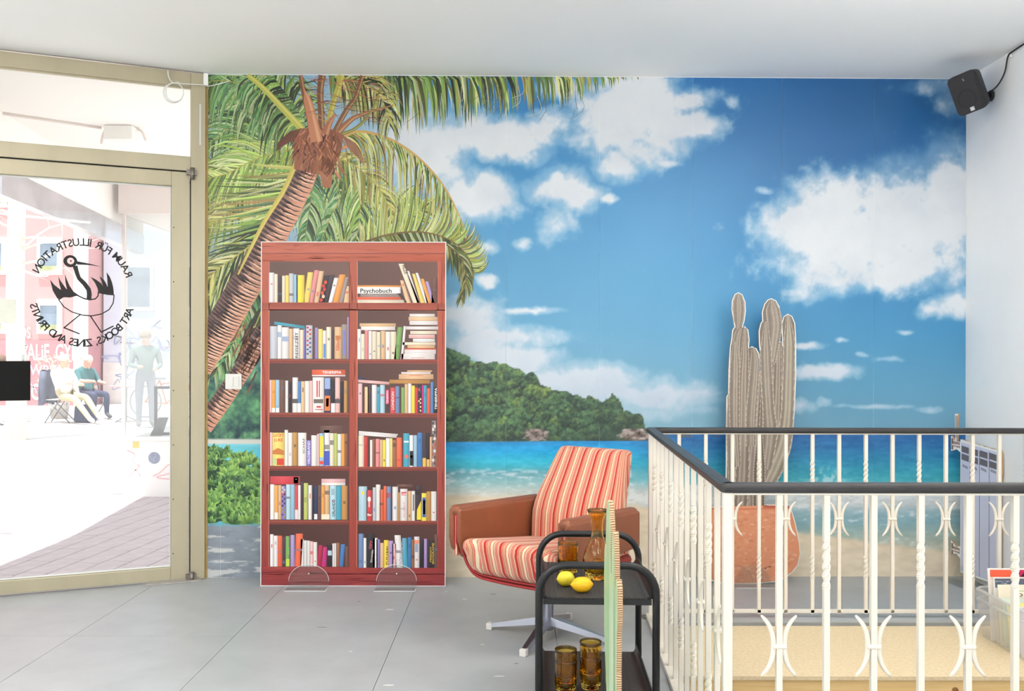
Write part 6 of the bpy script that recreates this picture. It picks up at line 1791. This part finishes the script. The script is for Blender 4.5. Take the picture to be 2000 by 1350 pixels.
# dry shrub in a pot behind the sitters
t = thing('potted_shrub', 'pale dry potted shrub behind the people sitting outside', 'plant', (-9.55, 18.9, GZ))
q = MB(); q.lathe([(.0001, 0), (.16, 0), (.21, .34), (.19, .34), (.0001, .32)], 18); q.build('pot', mat('grey_pot', (170, 164, 158), rough=.8), t)
q = MB()
for k in range(40):
    a = R.uniform(0, 6.28); L = R.uniform(.5, 1.0); b_ = R.uniform(.1, .5)
    q.tube([(0, 0, .3), (math.cos(a) * b_ * .4, math.sin(a) * b_ * .4, .3 + L * .5), (math.cos(a) * b_, math.sin(a) * b_, .3 + L)], [.008, .005, .002], n=4)
q.build('twigs', mat('dry_twig', (196, 180, 150), rough=.9), t)
q = MB()
for k in range(240):
    a = R.uniform(0, 6.28); L = R.uniform(.35, 1.05); b_ = R.uniform(.05, .5); p = Vector((math.cos(a) * b_, math.sin(a) * b_, .3 + L)); s = R.uniform(.02, .045); u = Vector((R.uniform(-1, 1), R.uniform(-1, 1), R.uniform(-1, 1))).normalized() * s; w_ = u.cross(Vector((R.uniform(-1, 1), 1, R.uniform(-1, 1)))).normalized() * s * .5
    q.add([p - u, p + w_, p + u, p - w_], [(0, 1, 2, 3)])
o = q.build('foliage', mat('pale_dry_leaf', (222, 210, 176), rough=.9, var=.2, vscale=20), t); o['kind'] = 'stuff'

# cafe furniture
M_cf = mat('grey_steel_tube', (120, 126, 136), rough=.4, metal=.6); M_cw = mat('white_slat', (226, 222, 214), rough=.6)
def cafe_chair(label, x, y, rz):
    t = thing('cafe_chair', label, 'chair', (x, y, GZ), rz, group='folding chairs on the far pavement')
    for s in (-1, 1):
        q = MB(); q.tube([(s * .2, -.22, 0), (s * .2, .05, .45), (s * .2, .2, .86)], .011, n=6); q.build('leg', M_cf, t)
        q = MB(); q.tube([(s * .19, .24, 0), (s * .19, -.18, .45)], .011, n=6); q.build('leg', M_cf, t)
    for k in range(4):
        q = MB(); q.box(-.2, .2, -.2 + k * .105, -.11 + k * .105, .45, .47); q.build('seat_slat', M_cw, t)
    for k in range(2):
        q = MB(); q.box(-.2, .2, .15 + k * .05, .17 + k * .05, .62 + k * .14, .70 + k * .14); q.build('back_slat', M_cw, t)
    return t
cafe_chair('folding chair carrying the dark jacket outside', -8.98, 17.8, math.radians(-80))
cafe_chair('folding chair under the teal shirted person outside', -8.75, 18.75, math.radians(60))
def cafe_table(label, x, y):
    t = thing('cafe_table', label, 'table', (x, y, GZ), group='small tables on the far pavement')
    q = MB(); q.lathe([(.0001, .70), (.31, .70), (.32, .715), (.31, .73), (.0001, .73)], 24); q.build('table_top', mat('rosy_table_top', (206, 160, 160), rough=.5), t)
    q = MB(); q.tube([(0, 0, .03), (0, 0, .70)], .022, n=8); q.build('column', M_cf, t)
    for k in range(3):
        q = MB(); a = 2 * PI * k / 3; q.tube([(0, 0, .12), (.24 * math.cos(a), .24 * math.sin(a), .01)], .012, n=6); q.build('leg', M_cf, t)
cafe_table('small round table beside the teal shirted person outside', -7.75, 18.0)
cafe_table('small round table below the black sign at the edge of the pavement', -9.9, 17.0)

# people: one skin surface each, tones by body region
def person(label, x, y, rz, joints, bones, radii, tones, hair=None, headc=None, extra=None):
    t = thing('person', label, 'person', (x, y, GZ), rz)
    names = list(joints); ix = {n: i for i, n in enumerate(names)}
    me = bpy.data.meshes.new('body'); me.from_pydata([joints[n] for n in names], [(ix[a], ix[b]) for a, b, _ in bones], [])
    o = bpy.data.objects.new('body', me); C.objects.link(o)
    sk = o.modifiers.new('skin', 'SKIN'); sd = o.modifiers.new('smooth', 'SUBSURF'); sd.levels = 2; sd.render_levels = 2
    for n in names:
        d = me.skin_vertices[0].data[ix[n]]; d.radius = radii[n] if isinstance(radii[n], tuple) else (radii[n], radii[n]); d.use_root = (n == 'pelvis')
    dg = bpy.context.evaluated_depsgraph_get(); m2 = bpy.data.meshes.new_from_object(o.evaluated_get(dg)); bpy.data.objects.remove(o)
    keys = list(tones)
    for k in keys: m2.materials.append(mat('person_%s_%d_%d_%d' % ((k,) + tones[k]), tones[k], rough=.85, var=.06, vscale=10))
    segs = [(np.array(joints[a]), np.array(joints[b]), keys.index(c)) for a, b, c in bones]
    for f in m2.polygons:
        p = np.array(f.center); best = 9; bi = 0
        for a, b, k in segs:
            d = b - a; u = np.clip(np.dot(p - a, d) / (np.dot(d, d) + 1e-9), 0, 1); dd = np.linalg.norm(p - a - d * u)
            if dd < best: best = dd; bi = k
        f.material_index = bi; f.use_smooth = True
    b = bpy.data.objects.new('body', m2); link(b, t)
    if hair:
        q = MB(); q.smooth = True; c_, r_h, col = hair
        q.lathe([(.0001, -.02), (r_h * .97, -.02), (r_h * 1.02, .03), (r_h * .85, .085), (r_h * .45, .115), (.0001, .122)], 18, cx=c_[0], cy=c_[1]); q.v = [(p[0], p[1], p[2] + c_[2]) for p in q.v]; q.build('hair', mat('hair_%d' % col[0], col, rough=.9), t)
    return t
def J(**k): return k
SK = (226, 178, 156)
base_r = dict(pelvis=(.15, .12), spine=(.15, .11), chest=(.17, .12), neck=.055, head=(.085, .095), crown=(.07, .08), nose=.03, lsh=.07, rsh=.07, lel=.05, rel=.05, lwr=.036, rwr=.036, lhand=.034, rhand=.034, lfin=.018, rfin=.018, lhip=.095, rhip=.095, lkn=.068, rkn=.068, lan=.048, ran=.048, lto=.04, rto=.04)
base_b = [('pelvis', 'spine', 'top'), ('spine', 'chest', 'top'), ('chest', 'neck', 'top'), ('neck', 'head', 'skin'), ('head', 'crown', 'skin'), ('head', 'nose', 'skin'), ('chest', 'lsh', 'top'), ('chest', 'rsh', 'top'), ('lsh', 'lel', 'sleeve'), ('rsh', 'rel', 'sleeve'), ('lel', 'lwr', 'fore'), ('rel', 'rwr', 'fore'), ('lwr', 'lhand', 'skin'), ('rwr', 'rhand', 'skin'), ('lhand', 'lfin', 'skin'), ('rhand', 'rfin', 'skin'),
          ('pelvis', 'lhip', 'legs'), ('pelvis', 'rhip', 'legs'), ('lhip', 'lkn', 'legs'), ('rhip', 'rkn', 'legs'), ('lkn', 'lan', 'legs'), ('rkn', 'ran', 'legs'), ('lan', 'lto', 'shoe'), ('ran', 'rto', 'shoe')]
# facing +x, x forward, y sideways
seat = J(pelvis=(0, 0, .55), spine=(-.06, 0, .72), chest=(-.10, 0, .95), neck=(-.07, 0, 1.10), head=(-.03, 0, 1.20), crown=(-.03, 0, 1.28), nose=(.065, 0, 1.19), lsh=(-.10, .19, 1.0), rsh=(-.10, -.19, 1.0), lel=(.05, .22, .78), rel=(.06, -.22, .80), lwr=(.27, .16, .76), rwr=(.28, -.14, .80), lhand=(.34, .14, .76), rhand=(.35, -.12, .80), lfin=(.40, .13, .75), rfin=(.41, -.11, .79),
         lhip=(.05, .10, .53), rhip=(.05, -.10, .53), lkn=(.46, .14, .52), rkn=(.48, -.12, .50), lan=(.86, .12, .16), ran=(.92, -.10, .12), lto=(1.0, .13, .10), rto=(1.05, -.10, .07))
person('person in white shirt and khaki trousers sitting with legs stretched out', -8.78, 17.6, math.radians(-30), seat, base_b, base_r, dict(top=(238, 234, 226), sleeve=(238, 234, 226), fore=(238, 234, 226), skin=SK, legs=(190, 180, 148), shoe=(236, 232, 226)), hair=((-.035, 0, 1.24), .098, (206, 200, 190)))
seat2 = dict(seat); seat2.update(lkn=(.42, .14, .53), rkn=(.42, -.14, .53), lan=(.42, .14, .12), ran=(.38, -.14, .12), lto=(.56, .15, .05), rto=(.52, -.15, .05), head=(.0, 0, 1.19), crown=(.0, 0, 1.27), nose=(.095, 0, 1.16))
person('person in teal shirt sitting at a small table outside', -8.85, 18.7, math.radians(-30), seat2, base_b, base_r, dict(top=(70, 118, 122), sleeve=(70, 118, 122), fore=SK, skin=SK, legs=(64, 72, 100), shoe=(90, 90, 96)), hair=((-.005, 0, 1.23), .098, (214, 206, 198)))
stand = J(pelvis=(0, 0, .98), spine=(0, 0, 1.15), chest=(0, 0, 1.38), neck=(.01, 0, 1.52), head=(.03, 0, 1.63), crown=(.03, 0, 1.71), nose=(.125, 0, 1.62), lsh=(0, .2, 1.43), rsh=(0, -.2, 1.43), lel=(.04, .26, 1.15), rel=(.04, -.26, 1.15), lwr=(.22, .14, 1.08), rwr=(.24, -.14, 1.12), lhand=(.29, .11, 1.08), rhand=(.31, -.11, 1.13), lfin=(.35, .1, 1.07), rfin=(.37, -.1, 1.12),
          lhip=(0, .1, .94), rhip=(0, -.1, .94), lkn=(.03, .11, .52), rkn=(.01, -.11, .52), lan=(0, .11, .1), ran=(-.02, -.11, .1), lto=(.15, .13, .045), rto=(.13, -.13, .045))
person('person in grey green jacket standing behind the glazed bay', -6.75, 16.5, math.radians(-60), stand, base_b, base_r, dict(top=(128, 146, 142), sleeve=(128, 146, 142), fore=(128, 146, 142), skin=SK, legs=(120, 128, 146), shoe=(110, 108, 108)), hair=((.025, 0, 1.67), .1, (170, 150, 130)))
seat3 = dict(seat2)
person('person in dark shorts sitting below the black sign', -10.2, 17.9, math.radians(-20), seat3, base_b, base_r, dict(top=(232, 228, 224), sleeve=(232, 228, 224), fore=SK, skin=SK, legs=(84, 88, 96), shoe=(200, 196, 192)), hair=((-.005, 0, 1.23), .098, (120, 96, 80)))
# jacket hung over the chair back
t = thing('hanging_jacket', 'dark blue grey jacket hanging over the back of a folding chair', 'jacket', (-9.22, 17.75, GZ + .2))
def jk(u, v):
    w_ = .19 + .05 * v; fold = .02 * math.sin(u * 9 + v * 2) * v; return (math.sin(u * .6) * .05 + fold, u * w_, .82 - v * .66 + .03 * math.cos(u * 2.2) - (.05 if abs(u) > .85 else 0) * (1 - v))
q = MB(); q.smooth = True; n1, n2 = 17, 10
for sd in (-1, 1):
    vs = []
    for i in range(n2):
        for j in range(n1):
            p = jk(-1 + 2 * j / (n1 - 1), i / (n2 - 1)); vs.append((p[0] + sd * (.05 + .03 * math.sin(i / (n2 - 1) * PI)) * math.sqrt(max(0, 1 - (-1 + 2 * j / (n1 - 1)) ** 2)), p[1], p[2]))
    q.add(vs, [(i * n1 + j, i * n1 + j + 1, (i + 1) * n1 + j + 1, (i + 1) * n1 + j) for i in range(n2 - 1) for j in range(n1 - 1)])
q.build('torso_panel', mat('dark_jacket_cloth', (92, 98, 118), rough=.7, var=.15, vscale=8), t)
for s in (-1, 1):
    q = MB(); q.tube([(.02, s * .17, .80), (.05, s * .24, .62), (.06, s * .24, .40), (.05, s * .23, .20)], [.06, .065, .055, .045], n=10); q.build('sleeve', MATS['dark_jacket_cloth'], t)
# bag under the chair
t = thing('dark_bag', 'dark blue bag on the ground beside the folding chairs', 'bag', (-8.45, 17.75, GZ))
q = MB(); q.smooth = True; q.rbox(-.2, .2, -.12, .12, 0, .36, r=.06, seg=3, fn=lambda p: (p.x * (1 - .3 * p.z), p.y * (1 - .4 * p.z), p.z)); q.build('pouch', mat('navy_bag', (58, 66, 96), rough=.8, var=.15, vscale=9), t)
q = MB(); q.tube([tuple(p) for p in catmull([(-.12, 0, .33), (-.06, 0, .46), (.06, 0, .46), (.12, 0, .33)], 12)], .012, n=6); q.build('strap', MATS['navy_bag'], t)
# parked bicycle
t = thing('bicycle', 'parked bicycle among the people outside beside the pale house', 'bicycle', (-7.35, 19.2, GZ))
M_bk = mat('grey_tyre', (130, 132, 140), rough=.7); M_bo = mat('orange_frame', (226, 128, 84), rough=.5)
for x in (-.5, .5):
    w1 = bpy.data.objects.new('wheel', None); link(w1, t)
    q = MB(); q.tube([(x + .33 * math.cos(a), 0, .35 + .33 * math.sin(a)) for a in np.linspace(0, 2 * PI, 29)[:-1]], .018, n=6, closed=True); q.build('tyre', M_bk, w1)
    for k in range(8):
        a = PI * k / 8; q = MB(); q.tube([(x + .32 * math.cos(a), 0, .35 + .32 * math.sin(a)), (x - .32 * math.cos(a), 0, .35 - .32 * math.sin(a))], .003, n=4); q.build('spoke', M_bk, w1)
q = MB()
for a, b in (((-.5, .35), (-.05, .3)), ((-.05, .3), (-.2, .8)), ((-.2, .8), (-.5, .35)), ((-.05, .3), (.38, .8)), ((-.17, .72), (.38, .8)), ((.38, .9), (.5, .35))): q.tube([(a[0], 0, a[1]), (b[0], 0, b[1])], .016, n=8)
q.build('frame', M_bo, t)
q = MB(); q.tube([(.38, -.25, .98), (.40, 0, .95), (.38, .25, .98)], .012, n=6); q.tube([(.40, 0, .95), (.38, 0, .86)], .012, n=6); q.build('handlebar', M_bk, t)
q = MB(); q.rbox(-.32, -.08, -.07, .07, .82, .87, r=.02, seg=2); q.build('saddle', M_bk, t)
